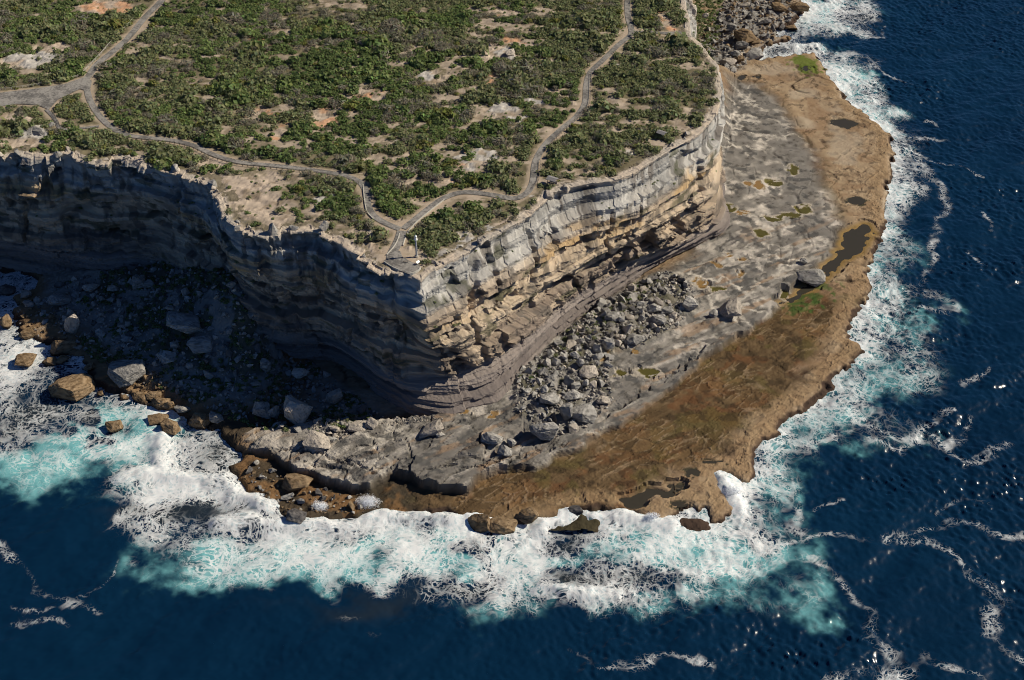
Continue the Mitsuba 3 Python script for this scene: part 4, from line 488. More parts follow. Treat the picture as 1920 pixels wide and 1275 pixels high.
foam = 1 - (1 - foam * (.46 + .46 * sm(.35, .62, fb(SX / 20, SY / 20, 37, 3)))) * (1 - band * .68) * (1 - wide)
aer = 1 - (1 - aer) * (1 - np.exp(-off / 10) * .45 * sm(-60, 0, SX))
for st in STREAKS:
    st = np.array(st)
    x0, x1, y0, y1 = st[:, 0].min() - 14, st[:, 0].max() + 14, st[:, 1].min() - 14, st[:, 1].max() + 14
    k = np.s_[max(int((y0 - 305) / WS), 0):int((y1 - 305) / WS), max(int((x0 + 320) / WS), 0):max(int((x1 + 320) / WS), 0)]
    if WX[k].size == 0:
        continue
    best = np.zeros(WX[k].shape)
    wx_, wy_ = SX[k] + (WX[k] - SX[k]) * .55, SY[k] + (WY[k] - SY[k]) * .55
    for (xa, ya, wa), (xb, yb, wb) in zip(st[:-1], st[1:]):
        t = np.clip(((wx_ - xa) * (xb - xa) + (wy_ - ya) * (yb - ya)) / max((xb - xa) ** 2 + (yb - ya) ** 2, 1e-6), 0, 1)
        dist = np.hypot(wx_ - xa - t * (xb - xa), wy_ - ya - t * (yb - ya))
        best = np.maximum(best, np.exp(-(dist / (1.0 * (wa + (wb - wa) * t))) ** 2))
    foam[k] = 1 - (1 - foam[k]) * (1 - best * .46 * fb(SX[k] / 7, SY[k] / 7, 3, 3) ** .8)
swell = .55 * np.sin((SX * .55 - SY * .83) / 6.5 + 7 * fb(SX / 90, SY / 90, 2, 2)) + .3 * np.sin((SX * .8 - SY * .6) / 3.6 + 8 * fb(SX / 50, SY / 50, 7, 2))
chop = (fb((SX + .5 * SY) / 11, (SY - .5 * SX) / 6, 5, 3) - .5) * 1.3 * (.6 + .8 * fb(SX / 50, SY / 50, 44, 2)) + (fb((SX + .6 * SY) / 1.7, (SY - .6 * SX) / 3.0, 9, 2) - .5) * 1.1 * (.25 + 1.5 * fb(SX / 30, SY / 30, 54, 3)) ** 1.5 * (.22 + .78 * sm(-70, 70, SX))
crest = np.zeros(SX.shape)
for cr in CRESTS:
    cr = np.array(cr)
    for (xa, ya), (xb, yb) in zip(cr[:-1], cr[1:]):
        k = np.s_[max(int((min(ya, yb) - 14 - 305) / WS), 0):int((max(ya, yb) + 14 - 305) / WS), max(int((min(xa, xb) - 14 + 320) / WS), 0):int((max(xa, xb) + 14 + 320) / WS)]
        gx, gy = SX[k] + (WX[k] - SX[k]) * .3, SY[k] + (WY[k] - SY[k]) * .3
        t = np.clip(((gx - xa) * (xb - xa) + (gy - ya) * (yb - ya)) / ((xb - xa) ** 2 + (yb - ya) ** 2), 0, 1)
        dist = np.hypot(gx - xa - t * (xb - xa), gy - ya - t * (yb - ya))
        crest[k] = np.maximum(crest[k], np.exp(-(dist / 4.2) ** 2))
SZ = swell + chop * (1 - .5 * np.clip(foam, 0, 1)) + foam * (fb(SX / 3.2, SY / 3.2, 14, 3) - .5) * .7 + crest * (1.5 + 1.1 * fb(SX / 4, SY / 4, 15, 3))
SZ -= sm(0, 5, ssd) * .4 + .25
foam = 1 - (1 - foam) * (1 - .8 * crest)
shore_keep = (ssd < 5) & in_view
sv, sf, su = grid_mesh(SX, SY, SZ, shore_keep)
uvs = np.c_[np.clip(foam, 0, 1).ravel()[su], (aer * (1 - .4 * sha) - 1.0 * sha).ravel()[su]]      # u: foam cover; v: bubbles in the water (above 0) or dark reef close below (under 0)
far = []
for x0, x1, y0, y1 in ((-6000, 6000, -6000, 306), (-6000, 6000, 900, 9000), (340, 6000, 306, 900), (-6000, -310, 306, 900), (160, 341, 306, 900), (-311, -150, 306, 480)):
    far.append(np.array([[x0, y0, -2.2], [x1, y0, -2.2], [x1, y1, -2.2], [x0, y1, -2.2]]))
n0 = len(sv)
fq = np.vstack([[n0 + 4 * i + np.array([0, 1, 2]), n0 + 4 * i + np.array([0, 2, 3])] for i in range(len(far))]).reshape(-1, 3)
sea_v, sea_f = np.vstack([sv] + far), np.vstack([sf, fq])
uvs = np.vstack([uvs, np.zeros((4 * len(far), 2))])

def sea_parts(p, uv):
    dens = uv.x
    sh = dr.clip(-uv.y * 1.3, 0, 1)
    ae = dr.clip(uv.y, 0, 1)
    wx, wy = mikit.fbm(p.x * .09, p.y * .09, 3.1, 3) - .5, mikit.fbm(p.x * .09, p.y * .09, 9.7, 3) - .5
    qx, qy = p.x + wx * 16, p.y + wy * 16
    m = mikit.fbm(p.x * .10, p.y * .10, 8.8, 3)
    r1 = 1 - dr.abs(2 * mikit.fbm(qx * .17, qy * .17, 1.3, 3) - 1)
    tx, ty = p.x + wx * 8, p.y + wy * 8
    r2 = 1 - dr.abs(2 * mikit.fbm(tx * .42, ty * .42, 5.1, 3) - 1)
    r3 = 1 - dr.abs(2 * mikit.fbm(tx * 1.05, ty * 1.05, 2.7, 2) - 1)
    ss = mikit.smoothstep
    d = dr.clip(dens + .24 * ae * ss(.3, .6, m) + (m - .5) * .6 * ss(.05, .4, dens), 0, 1.2)
    def line(a, b, r):
        return ss(0, 1, (r - a) / (b - a))
    net = dr.maximum(line(.96 - .30 * d, 1.04 - .12 * d, r1) * .75, line(.98 - .36 * d, 1.06 - .16 * d, r2) * .95)
    net = dr.maximum(net, line(1.0 - .42 * d, 1.08 - .2 * d, r3) * .85) * ss(.06, .30, d)
    milk = ss(.62, 1.15, d + .3 * (r2 - .75)) * .85
    f = 1 - (1 - net * (.55 + .35 * ss(.2, .7, d))) * (1 - milk)
    return f, ae, sh, m, r3

def sea_colour(p, n, uv):
    f, ae, sh, m, r3 = sea_parts(p, uv)
    big = mikit.fbm(p.x * .02, p.y * .02, 4.4, 3)
    deep = mikit.mix((.0012, .0125, .036), (.0022, .0225, .056), big)
    m2 = mikit.fbm(p.x * .28, p.y * .28, 18.8, 4)
    clear = mikit.mix(deep, (.026, .030, .028), sh * .75 * mikit.smoothstep(.3, .6, .5 * m + .5 * m2 + .25 * sh))
    turq = mikit.mix((.010, .09, .13), (.16, .41, .44), mikit.smoothstep(.2, .85, .3 * m + .35 * m2 + .5 * ae))
    w = mikit.smoothstep(.1, .95, ae * 1.15 + (m - .5) * .9 * mikit.smoothstep(0, .3, ae) + (m2 - .5) * 1.1 * mikit.smoothstep(0, .3, ae)) * (1 - .75 * sh)
    return mikit.mix(mikit.mix(clear, turq, w), mikit.mix((.56, .66, .70), (.78, .80, .81), mikit.smoothstep(.45, .9, r3)), f)

def sea_rough(p, n, uv):
    return .21 + .4 * dr.clip(uv.x * 1.5 - .4, 0, 1)

scene['sea_water'] = {'type': 'principled', 'base_color': mikit.proc(sea_colour), 'roughness': mikit.proc(sea_rough), 'spec_tint': 0.0, 'eta': 1.34}
put('sea', (sea_v, sea_f), 'sea_water', smooth=True, uv=uvs)
tag('sea', 'deep blue ocean with turquoise wash and white foam around the headland', 'sea', kind='structure')

# ------------------------------------------------------------------ tide pools
scene['pool_water'] = {'type': 'principled', 'base_color': {'type': 'rgb', 'value': [.045, .04, .03]}, 'roughness': .08, 'eta': 1.33}
scene['ochre_water'] = {'type': 'principled', 'base_color': {'type': 'rgb', 'value': [.24, .15, .06]}, 'roughness': .1, 'eta': 1.33}
scene['olive_water'] = {'type': 'principled', 'base_color': {'type': 'rgb', 'value': [.085, .075, .02]}, 'roughness': .1, 'eta': 1.33}
def flat_poly(ring, z):
    t = trimesh.creation.triangulate_polygon(shapely.Polygon(ring), engine='earcut')
    return np.c_[t[0], np.full(len(t[0]), z)], t[1]
big_ring = np.array(shapely.Polygon(BIG_POOL).buffer(4).exterior.coords)[:-1]
put('tide_pool', flat_poly(big_ring, ZBIG), 'pool_water')
tag('tide_pool', 'long dark brown tide pool between the grey shelf and the outer brown edge', 'tide pool')
COUNT['tide_pool'] = 1
put('tide_pool_001', flat_poly(np.array(shapely.Polygon(COVE_POOL).buffer(1.5).exterior.coords)[:-1], .3), 'pool_water')
tag('tide_pool_001', 'black sea filled pool behind the pale rim at the seaward point', 'tide pool')
COUNT['tide_pool'] = 2
for i, (cx, cy, ra, rb, kind, lvl) in enumerate(pool_info):
    k = numbered('tide_pool')
    th = np.linspace(0, 2 * np.pi, 28, endpoint=False)
    rr = 1.12 + .22 * (nz(np.cos(th) * 1.5 + i * 7, np.sin(th) * 1.5, 1) - .5)
    put(k, flat_poly(np.c_[cx + ra * rr * np.cos(th), cy + rb * rr * np.sin(th)], lvl), ['olive_water', 'ochre_water', 'pool_water'][int(kind)])
    tag(k, POOL_LABELS[i], 'tide pool')

# ------------------------------------------------------------------ plateau
PS = 1.0
PX, PY = np.meshgrid(np.arange(-304, 124, PS), np.arange(462, 792, PS))
rim_poly = np.vstack([RIM[:, :2] - OUT * 3.5, [[RIM[-1, 0], 1200], [-700, 1200], [-700, RIM[0, 1]]]])
plm = inside(rim_poly, PX, PY)
rim_d = sdist(inside(np.vstack([RIM[:, :2], rim_poly[-3:]]), PX, PY), PS)
ROADS = [(ROAD_WEST, 1.9), (ROAD_LOWER, 1.5), (ROAD_EAST, 1.55), (ROAD_LOOKOUT, 1.4), (ROAD_TIP, 2.0), (TRACK, .9)]
road_shape = shapely.union_all([shapely.LineString(np.asarray(l)[:, :2]).buffer(w) for l, w in ROADS] + [shapely.Polygon(np.asarray(q)[:, :2]).buffer(.3) for q in (ROAD_JUNCTION, LOOKOUT_WEST, LOOKOUT_EAST)])
rpts = shapely.points(PX.ravel(), PY.ravel())
shapely.prepare(road_shape)
road_in = shapely.contains_xy(road_shape.buffer(.2), PX.ravel(), PY.ravel()).reshape(PX.shape)
road_d = -sdist(road_in, PS)
sand = np.zeros(PX.shape)
stone = np.zeros(PX.shape)
orange = np.zeros(PX.shape)
pwx, pwy = PX + (fb(PX / 7, PY / 7, 3, 4) - .5) * 22, PY + (fb(PX / 7, PY / 7, 13, 4) - .5) * 22
for cx, cy, ra, rb, k in SAND:
    g = sm(1.25, .75, np.hypot((pwx - cx) / ra, (pwy - cy) / rb))
    sand = np.maximum(sand, g)
    if k == 1: stone = np.maximum(stone, g)
    if k == 2: orange = np.maximum(orange, g)
PZ = plateau_z(PX, PY)
PZ = PZ + sm(1.5, 4, road_d) * ((fb(PX / 5, PY / 5, 2, 3) - .5) * 1.2 + stone * (fb(PX / 3, PY / 3, 12, 3) - .3) * 1.2 + sand * (np.floor(fb(PX / 7, PY / 5, 19, 3) * 9) / 9 - .5) * 2.2) - .2 * sm(7, 3, rim_d)
g1 = fb(PX / 2.2, PY / 2.2, 1, 3)
PC = lerp((.075, .07, .042), (.24, .205, .135), g1[..., None])
sandc = lerp((.30, .25, .20), (.56, .46, .37), g1[..., None])
sandc = cmix(sandc, (.22, .17, .12), sm(.56, .66, fb(PX / 5, PY / 4, 22, 4)) * .7)
sandc = cmix(sandc, lerp((.33, .31, .29), (.55, .52, .48), g1[..., None]), stone)
sandc = cmix(sandc, lerp((.48, .24, .12), (.62, .36, .22), g1[..., None]), orange * sm(.45, .62, fb(PX / 6, PY / 6, 4, 3)) * .8)
gaps = np.maximum(sm(.605, .665, fb(PX / 16, PY / 6.5, 81, 4)) * sm(-150, -90, PX), sm(.65, .71, fb(PX / 12, PY / 6, 83, 4)))
sand = np.maximum(sand, gaps * .8)
PC = cmix(PC, sandc, sand)
PC = cmix(PC, (.42, .34, .26), sm(2.6, 1.0, road_d + (g1 - .5) * 3) * .8)
rimrock = lerp((.34, .32, .29), (.55, .46, .37), g1[..., None])
PC = cmix(PC, rimrock, sm(5, 3.0, rim_d + (g1 - .5) * 4))
pv, pf, pu = grid_mesh(PX, PY, PZ, plm)
q0 = len(pv)
fv = [[-304, 791, 66], [124, 791, 66], [124, 1400, 66], [-304, 1400, 66]]
put('headland_plateau', (np.vstack([pv, fv]), np.vstack([pf, [[q0, q0 + 1, q0 + 2], [q0, q0 + 2, q0 + 3]]])), 'soil', color=np.vstack([PC.reshape(-1, 3)[pu], np.tile([.075, .085, .045], (4, 1))]))
tag('headland_plateau', 'flat headland top with sandy bare patches and grey rock between the scrub', 'headland', kind='structure')
# slope of the far gully (behind the rim, towards the cove) is part of the lower land

def slab_from(shape, lift, thick=.0):
    vs, fs, n = [], [], 0
    for g in getattr(shape, 'geoms', [shape]):
        g = g.simplify(.08).segmentize(2.5)
        t = trimesh.creation.triangulate_polygon(g, engine='earcut')
        vs.append(np.c_[t[0], plateau_z(t[0][:, 0], t[0][:, 1]) + lift]); fs.append(t[1] + n); n += len(t[0])
    return np.vstack(vs), np.vstack(fs)
def strip(line, w, lift):
    l = resample(np.asarray(line)[:, :2], max(int(chain(line) / 1.2), 4))
    l = gaussian_filter1d(l, 2, axis=0, mode='nearest')
    t = np.gradient(l, axis=0); t /= np.linalg.norm(t, axis=1, keepdims=True)
    n = np.c_[-t[:, 1], t[:, 0]]
    rows = []
    for k in (-1, -.5, 0, .5, 1):
        q = l + n * w * k
        rows.append(np.c_[q, plateau_z(q[:, 0], q[:, 1]) + lift])
    Pq = np.stack(rows, 1)
    i = np.arange(Pq.shape[0] * 5).reshape(-1, 5)
    f = np.vstack([np.c_[i[:-1, :-1].ravel(), i[1:, :-1].ravel(), i[1:, 1:].ravel()], np.c_[i[:-1, :-1].ravel(), i[1:, 1:].ravel(), i[:-1, 1:].ravel()]])
    return Pq.reshape(-1, 3), f[:, ::-1]
for i, ((l, w), nm) in enumerate(zip(ROADS, ('west_path', 'lower_path', 'east_path', 'far_lookout_path', 'lookout_path', 'side_track'))):
    put(nm, strip(l, w, .22 + .012 * i), 'asphalt')
    tag(nm, PATH_LABELS[nm], 'path', kind='structure')
def flat_area(poly, lift):
    vv, ff = flat_poly(np.asarray(poly)[:, :2], 0)
    tm = trimesh.Trimesh(vv, ff, process=False)
    for _ in range(3):
        tm = tm.subdivide()
    q = np.array(tm.vertices)
    q[:, 2] = plateau_z(q[:, 0], q[:, 1]) + lift
    return q, np.array(tm.faces)
for nm, q in (('path_junction', ROAD_JUNCTION), ('lookout_pavement', LOOKOUT_WEST), ('far_lookout_pavement', LOOKOUT_EAST)):
    put(nm, flat_area(q, .32), 'asphalt')
    tag(nm, PATH_LABELS[nm], 'pavement', kind='structure')
# ------------------------------------------------------------------ boulders
def hull_of(p):
    h = trimesh.convex.convex_hull(p)
    return np.array(h.vertices), np.array(h.faces)
def rock_shape(rng, n=30, cuts=5):
    """a broken sandstone block about one unit across: a leaning, tapering box split along several random planes"""
    p = rng.uniform(-1, 1, (n, 3))
    k = np.argmax(np.abs(p), axis=1)
    p[np.arange(n), k] = np.sign(p[np.arange(n), k])
    p[:, :2] *= 1 - .3 * rng.uniform(0, 1, 2) * (p[:, 2:] * .5 + .5)
    p[:, 0] += p[:, 2] * rng.normal() * .16
    for _ in range(cuts):
        d = rng.normal(size=3); d /= np.linalg.norm(d)
        t = rng.uniform(.68, 1.1)
        o = p @ d
        p = p - np.maximum(o - t, 0)[:, None] * d
    return hull_of(p * .55)
def detailed(vf, rng, levels=2, rough=.05):
    m = trimesh.Trimesh(*vf, process=False)
    for _ in range(levels):
        m = m.subdivide()
    q = np.array(m.vertices)
    o = rng.uniform(0, 99, 3)
    n = meshkit.fbm(q * 3.1 + o, 3) - .5
    bed = np.round(meshkit.noise(np.c_[q[:, 0] * .8, q[:, 1] * .8, q[:, 2] * 8] + o) * 2) / 2 - .5
    q *= (1 + rough * 3 * n + rough * 1.6 * bed)[:, None]
    return q, np.array(m.faces)
TONES = [((.20, .195, .185), (.46, .44, .41)), ((.14, .095, .055), (.32, .235, .15)), ((.09, .085, .085), (.19, .18, .175)), ((.33, .30, .265), (.54, .475, .405))]
def stone_colour(q, tone, rng, wet=True, world=None):
    a_, b_ = TONES[tone]
    o = rng.uniform(0, 99, 3)
    n = meshkit.fbm(q * .9 + o, 4)
    st = meshkit.fbm(np.c_[q[:, 0] * .4, q[:, 1] * .4, q[:, 2] * 2.6] + o, 3)
    c = lerp(np.array(a_), np.array(b_), sm(.25, .75, n * .55 + st * .45)[:, None]) * rng.uniform(.82, 1.15)
    c = cmix(c, np.array(a_) * .55, sm(.58, .66, meshkit.fbm(q * 1.7 + o + 40, 3)) * .8)
    if wet and world is not None:
        c = cmix(c, (.05, .038, .03), sm(1.1, .3, world[:, 2] + (n - .5)))
    return np.clip(c, .02, .7)
def place_stone(vf, dims, rot, at, rng, tone, wet=True):
    q, f = vf
    w = (q * dims) @ rot.T + at
    return w, f, stone_colour(q * dims, tone, rng, wet, w)
def turn(rng, tilt=.3):
    return trimesh.transformations.euler_matrix(rng.normal() * tilt, rng.normal() * tilt, rng.uniform(0, 6.28))[:3, :3]
made = 0
for i, (x, y, z0, w, h, tone, lab) in enumerate(BOULDERS):
    rng = np.random.default_rng(100 + i)
    dy = w * .85
    dz = float(np.clip((h - .5 * w) / .74, .45 * w, 2.1 * w))
    key = numbered('boulder')
    g = float(land_z(x, y)) if z0 < 20 else z0
    vf = detailed(rock_shape(rng, 26, 7), rng, 3 if w > 5 else 2, .05)
    yaw = rng.uniform(-.4, .4)
    rot = trimesh.transformations.euler_matrix(rng.normal() * .16, rng.normal() * .16, yaw)[:3, :3]
    base = max(g, -.6)
    q, f, c = place_stone(vf, (w * 1.06, dy, dz), rot, (x, y + 0, max(z0 * .35 + base * .65, base) + dz * .36), rng, tone)
    put(key, (q, f), 'rock', color=c)
    tag(key, lab, 'boulder')

GROUPS = [  # polygon, individuals, loose rest, sizes, tone choices, label, group, name of the rest, its label
 (SCREE_RIGHT, 62, 1330, (.85, 5.0), (0, 0, 0, 2, 3), 'grey angular boulder in the sunlit scree below the tan right cliff', 'boulders of the sunlit scree', 'scree_rubble', 'loose grey rubble between the boulders of the sunlit scree'),
 (SCREE_LEFT, 40, 2020, (.8, 4.4), (0, 0, 3, 2), 'grey block in the deep blue shade below the left cliff', 'blocks in the shaded scree', 'shaded_rubble', 'loose rubble in the deep shade below the left cliff'),
 (SCREE_GOLD, 16, 66, (.7, 2.4), (1, 1, 1), 'golden brown boulder in the pile at the edge of the cliff shadow', 'golden boulder pile', 'golden_rubble', 'small golden stones between the golden boulders'),
 (SCREE_SHORE, 18, 128, (.7, 3.6), (1, 0, 1, 3), 'brown or grey boulder in the sunlit cluster on the left shore', 'boulders of the left shore cluster', 'shore_rubble', 'small stones in the sunlit cluster on the left shore'),
 (SCREE_COVE, 46, 1340, (.8, 5.4), (0, 2, 0, 2, 3, 0), 'dark grey boulder in the jumbled rockfall of the far cove', 'boulders of the far cove rockfall', 'cove_rubble', 'loose dark rubble in the rockfall of the far cove'),
 (SCREE_HEAP, 8, 34, (.8, 2.8), (3, 0, 3), 'pale block in the heap beside the pinkish block on the ledge', 'pale heap on the ledge', 'heap_rubble', 'small pale stones in the heap on the ledge'),
 (LIP, 12, 130, (.7, 3.6), (1, 0, 2, 1), 'wet brown block on the low lip below the undercut grey ledge', 'blocks on the low front lip', 'lip_rubble', 'small wet stones on the low lip below the undercut ledge'),
 (SCREE_TIP, 0, 240, (.35, 1.1), (3, 0, 3), '', '', 'tip_rubble', 'pale gravelly rubble at the foot of the cliff tip')]
PARTS_OF = {0: ('at the lower end of the sunlit scree', 'in the middle of the sunlit scree', 'at the upper end of the sunlit scree'), 1: ('in the shaded scree near the cliff tip', 'in the middle of the shaded scree', 'at the far left of the shaded scree'),
            2: ('in the pile at the edge of the cliff shadow',) * 3, 3: ('in the sunlit cluster on the left shore',) * 3, 4: ('beside the water of the far cove', 'in the middle of the far cove rockfall', 'high in the far cove rockfall'), 5: ('in the heap beside the pinkish block on the ledge',) * 3, 6: ('on the low wet lip below the undercut grey ledge',) * 3}
def part_of(gi, x, y):
    t = {0: (y - 478) / 75, 1: (-70 - x) / 130, 4: (130 - x) / 50}.get(gi, 0)
    return PARTS_OF[gi][int(np.clip(t * 3, 0, 2))]
taken = [(b_[0], b_[1], b_[3] * .5) for b_ in BOULDERS]
for gi, (poly, n_ind, n_rest, (s0, s1), tones, lab, grp, rest, restlab) in enumerate(GROUPS):
    rng = np.random.default_rng(700 + gi)
    P_ = shapely.Polygon(poly)
    x0, y0, x1, y1 = P_.bounds
    spots = []
    tot = n_ind + n_rest
    sizes = np.sort(s0 * (1 - rng.uniform(0, 1, tot) * (1 - (s0 / s1) ** 2.0)) ** (-1 / 2.0))[::-1]
    cx = shapely.prepare(P_)
    tries = 0
    vs, fs, cs, nvert = [], [], [], 0
    for j, s in enumerate(sizes):
        for _ in range(12):
            x, y = rng.uniform(x0, x1), rng.uniform(y0, y1)
            if not shapely.contains_xy(P_, x, y):
                continue
            if s < 1.2 or all((x - a_) ** 2 + (y - b_) ** 2 > (.75 * (s * .5 + r_)) ** 2 for a_, b_, r_ in taken):
                break
        else:
            continue
        g = float(land_z(x, y))
        if g < -.9:
            continue
        dims = s * np.array([rng.uniform(.75, 1.5), rng.uniform(.7, 1.2), rng.uniform(.5, 1.05)])
        tone = tones[rng.integers(len(tones))]
        if gi == 4 and g < 3.5:
            tone = 1 if rng.uniform() < .35 else tone
        if j < n_ind:
            vf = detailed(rock_shape(rng, 14, 4), rng, 1, .04)
            q, f, c = place_stone(vf, dims, turn(rng, .42), (x, y, g + dims[2] * .22), rng, tone)
            key = numbered('boulder')
            put(key, (q, f), 'rock', color=c)
            look_ = {0: 'grey', 1: 'golden brown', 2: 'dark grey', 3: 'pale'}[int(tone)] + (' large' if s > .45 * s1 else '')
            where_ = part_of(gi, x, y)
            tag(key, f'{look_} angular boulder {where_}', 'boulder', f'{look_} boulders {where_}')
            taken.append((x, y, s * .5))
        else:
            q, f, c = place_stone(rock_shape(rng, 11, 3), dims, turn(rng, .5), (x, y, g + dims[2] * .2), rng, tone)
            vs.append(q); fs.append(f + nvert); cs.append(c); nvert += len(q)
    put(rest, (np.vstack(vs), np.vstack(fs)), 'rock', color=np.vstack(cs))
    tag(rest, restlab, 'rubble', kind='stuff')

# broken slabs and spurs along the cliff rim
rng = np.random.default_rng(321)
RP = RIM[:, :2] - OUT * .8
for n_, (i0, i1, txt) in ((26, (0, int(nl * .52), 'on the ragged left cliff rim')), (26, (int(nl * .52), nl - 25, 'on the cliff rim between the sandy clearing and the tip')), (18, (nl + 25, nl + nr - 10, 'on the right cliff rim'))):
    for _ in range(n_):
        i = int(rng.integers(i0, i1))
        s = rng.uniform(1.6, 5.2) if rng.uniform() < .6 else rng.uniform(1.2, 2.4)
        q_ = RP[i] - OUT[i] * rng.uniform(-.6, 3.0)
        vf = detailed(rock_shape(rng, 14, 5), rng, 1, .04)
        ang = math.atan2(OUT[i, 1], OUT[i, 0]) + rng.normal() * .5
        rot = trimesh.transformations.euler_matrix(rng.normal() * .25, rng.normal() * .25, ang)[:3, :3]
        dz = s * rng.uniform(.45, 1.15) * (1.6 if rng.uniform() < .25 else 1)
        q, f, c = place_stone(vf, (s * rng.uniform(.7, 1.2), s, dz), rot, (q_[0], q_[1], 65.6 + dz * .15), rng, 3 if rng.uniform() < .7 else 0)
        key = numbered('rim_rock')
        put(key, (q, f), 'rock', color=c)
        tag(key, 'pale broken sandstone slab ' + txt, 'rock', 'broken slabs ' + txt)

# ------------------------------------------------------------------ shrubs
def shrub_mesh(rng, n, lobes, twiggy=False, flatness=.64):
    """one unit shrub: leaf sprays spread through the volume of several rounded clumps, on a few stems"""
    cen = np.c_[rng.uniform(-.5, .5, (lobes, 2)), rng.uniform(.2, .5, lobes)]
    cen[0] = (0, 0, .45)
    rad = rng.uniform(.38, .62, lobes)
    k = rng.integers(0, lobes, n)
    d_ = rng.normal(size=(n, 3)); d_[:, 2] = np.abs(d_[:, 2]) * .9 - .12
    d_ /= np.linalg.norm(d_, axis=1, keepdims=True)
    p = cen[k] + d_ * (rad[k] * rng.uniform(.62, 1.0, n))[:, None]
    p[:, 2] = np.maximum(p[:, 2] * flatness, .03)
    u = rng.normal(size=(n, 3)); u -= d_ * (u * d_).sum(1, keepdims=True) * .55
    u /= np.linalg.norm(u, axis=1, keepdims=True)
    w = np.cross(d_ + rng.normal(size=(n, 3)) * .45, u); w /= np.linalg.norm(w, axis=1, keepdims=True) + 1e-9
    s = rng.uniform(.12, .22, n)[:, None]
    a_, b_ = u * s * (1.5 if twiggy else 1.0), w * s * (.3 if twiggy else .8)
    V = np.stack([p - a_, p - b_ * .9 + d_ * s * .15, p + a_, p + b_], 1).reshape(-1, 3)
    i = np.arange(n)[:, None] * 4
    F = np.vstack([i + [0, 1, 2], i + [0, 2, 3]])
    shade = rng.uniform(.75, 1.25, n)
    return V, F, np.repeat(shade, 4)
KINDS = [('green', (.205, .265, .105), 94, 4, False), ('olive', (.235, .26, .135), 94, 5, False), ('grey', (.28, .265, .205), 96, 4, True), ('yellow', (.21, .22, .075), 84, 4, False), ('dark', (.165, .215, .09), 94, 4, False)]
rng = np.random.default_rng(42)
BANK = {}
for kind, c, n, lobes, tw in KINDS:
    BANK[kind] = []
    for v_ in range(5):
        V, F, sh_ = shrub_mesh(rng, n, lobes, tw)
        hue = np.repeat(rng.normal(size=(n, 3)) * .07, 4, axis=0)
        BANK[kind].append((V, F, np.clip(np.array(c) * sh_[:, None] * (1 + hue), .004, .6), mikit.ply((V, F), 'leaf', color=np.clip(np.array(c) * sh_[:, None] * (1 + hue), .004, .6))))
# positions
SP = 2.8
gx, gy = np.meshgrid(np.arange(-303, 122, SP), np.arange(462, 760, SP * .95))
gx = gx + (np.arange(gx.shape[0]) % 2)[:, None] * SP / 2
gx, gy = (gx + rng.uniform(-1.1, 1.1, gx.shape)).ravel(), (gy + rng.uniform(-1.1, 1.1, gy.shape)).ravel()
look = lambda F_, x, y: F_[np.clip(((y - 462) / PS).round().astype(int), 0, F_.shape[0] - 1), np.clip(((x + 304) / PS).round().astype(int), 0, F_.shape[1] - 1)]
okp = (look(plm.astype(float), gx, gy) > 0) & (look(rim_d, gx, gy) > np.where((gx > 75) & (gy > 615), 1.0, 3.0))
sandv, roadv, rimv = look(sand, gx, gy), look(road_d, gx, gy), look(rim_d, gx, gy)
bush = fb(gx / 22, gy / 22, 5, 3)
sizes = (1.35 + 2.15 * fb(gx / 14, gy / 14, 9, 2) * rng.uniform(.7, 1.4, gx.shape)) * (1.0 - .25 * sm(690, 730, gy))
sizes *= np.where(rng.uniform(size=gx.shape) < .14, rng.uniform(1.3, 2.1, gx.shape), 1.0) * np.where((gx > 35) & (gy > 665), 1.35, 1.0)
okp &= (rng.uniform(size=gx.shape) > sandv * .86) & (roadv > .7 + sizes * .66)
sizes = np.where(sandv > .4, sizes * .36, sizes)
okp &= rng.uniform(size=gx.shape) < np.where((rimv < 9) & ~((gx > 75) & (gy > 615)), .25 + .6 * sm(.42, .55, fb(gx / 12, gy / 12, 15, 2)), 1) * (1 - .35 * sm(.36, .28, bush))
gx, gy, sizes, rimv = gx[okp], gy[okp], sizes[okp], rimv[okp]
zone = fb(gx / 26, gy / 26, 31, 3)
fine = rng.uniform(size=gx.shape)
east_side = sm(-10, 25, gx + (gy - 560) * .0) * .55 + sm(520, 500, gy) * .3
kindix = np.select([fine < .04 + .55 * sm(.54, .63, fb(gx / 13, gy / 11, 61, 3)), fine > .965, zone + .14 * (fine - .5) + east_side * .28 > .52, zone + .14 * (fine - .5) < .39], [2, 3, 1, 4], 0)
gz = plateau_z(gx, gy) - .12
order = np.argsort(-(sizes * 470 / gy))            # the ones that show largest first
LAB = {'green': 'bright green rounded shrub', 'olive': 'olive green shrub', 'grey': 'grey leafless twiggy shrub', 'yellow': 'yellow green shrub', 'dark': 'dark green dense shrub'}
PLAIN_ROAD = {k: shapely.LineString(np.asarray(q)[:, :2]) for k, q in (('low', ROAD_LOWER), ('east', ROAD_EAST), ('west', ROAD_WEST))}
def zone_of(x, y):
    pt = shapely.Point(x, y)
    xe = float(np.interp(y, np.array(ROAD_EAST)[:, 1], np.array(ROAD_EAST)[:, 0])) if y > 500 else -30
    yl = float(np.interp(x, np.array(ROAD_LOWER)[:, 0], np.array(ROAD_LOWER)[:, 1]))
    if shapely.distance(pt, shapely.Point(PLACES[0][:2])) < 22: return 'close to the white mast at the cliff tip'
    if shapely.distance(pt, PLAIN_ROAD['low']) < 6: return 'at the edge of the left path'
    if shapely.distance(pt, PLAIN_ROAD['east']) < 6: return 'at the edge of the right path'
    if x < -48 and y < yl: return 'between the left path and the cliff edge'
    if x > xe: return 'between the right path and the right cliff edge'
    if y < 560: return 'just inland of the fork of the two paths'
    if x < -120: return 'in the heath behind the left path'
    return 'in the heath between the two paths'
stuff = {k[0]: [[], [], [], 0] for k in KINDS}
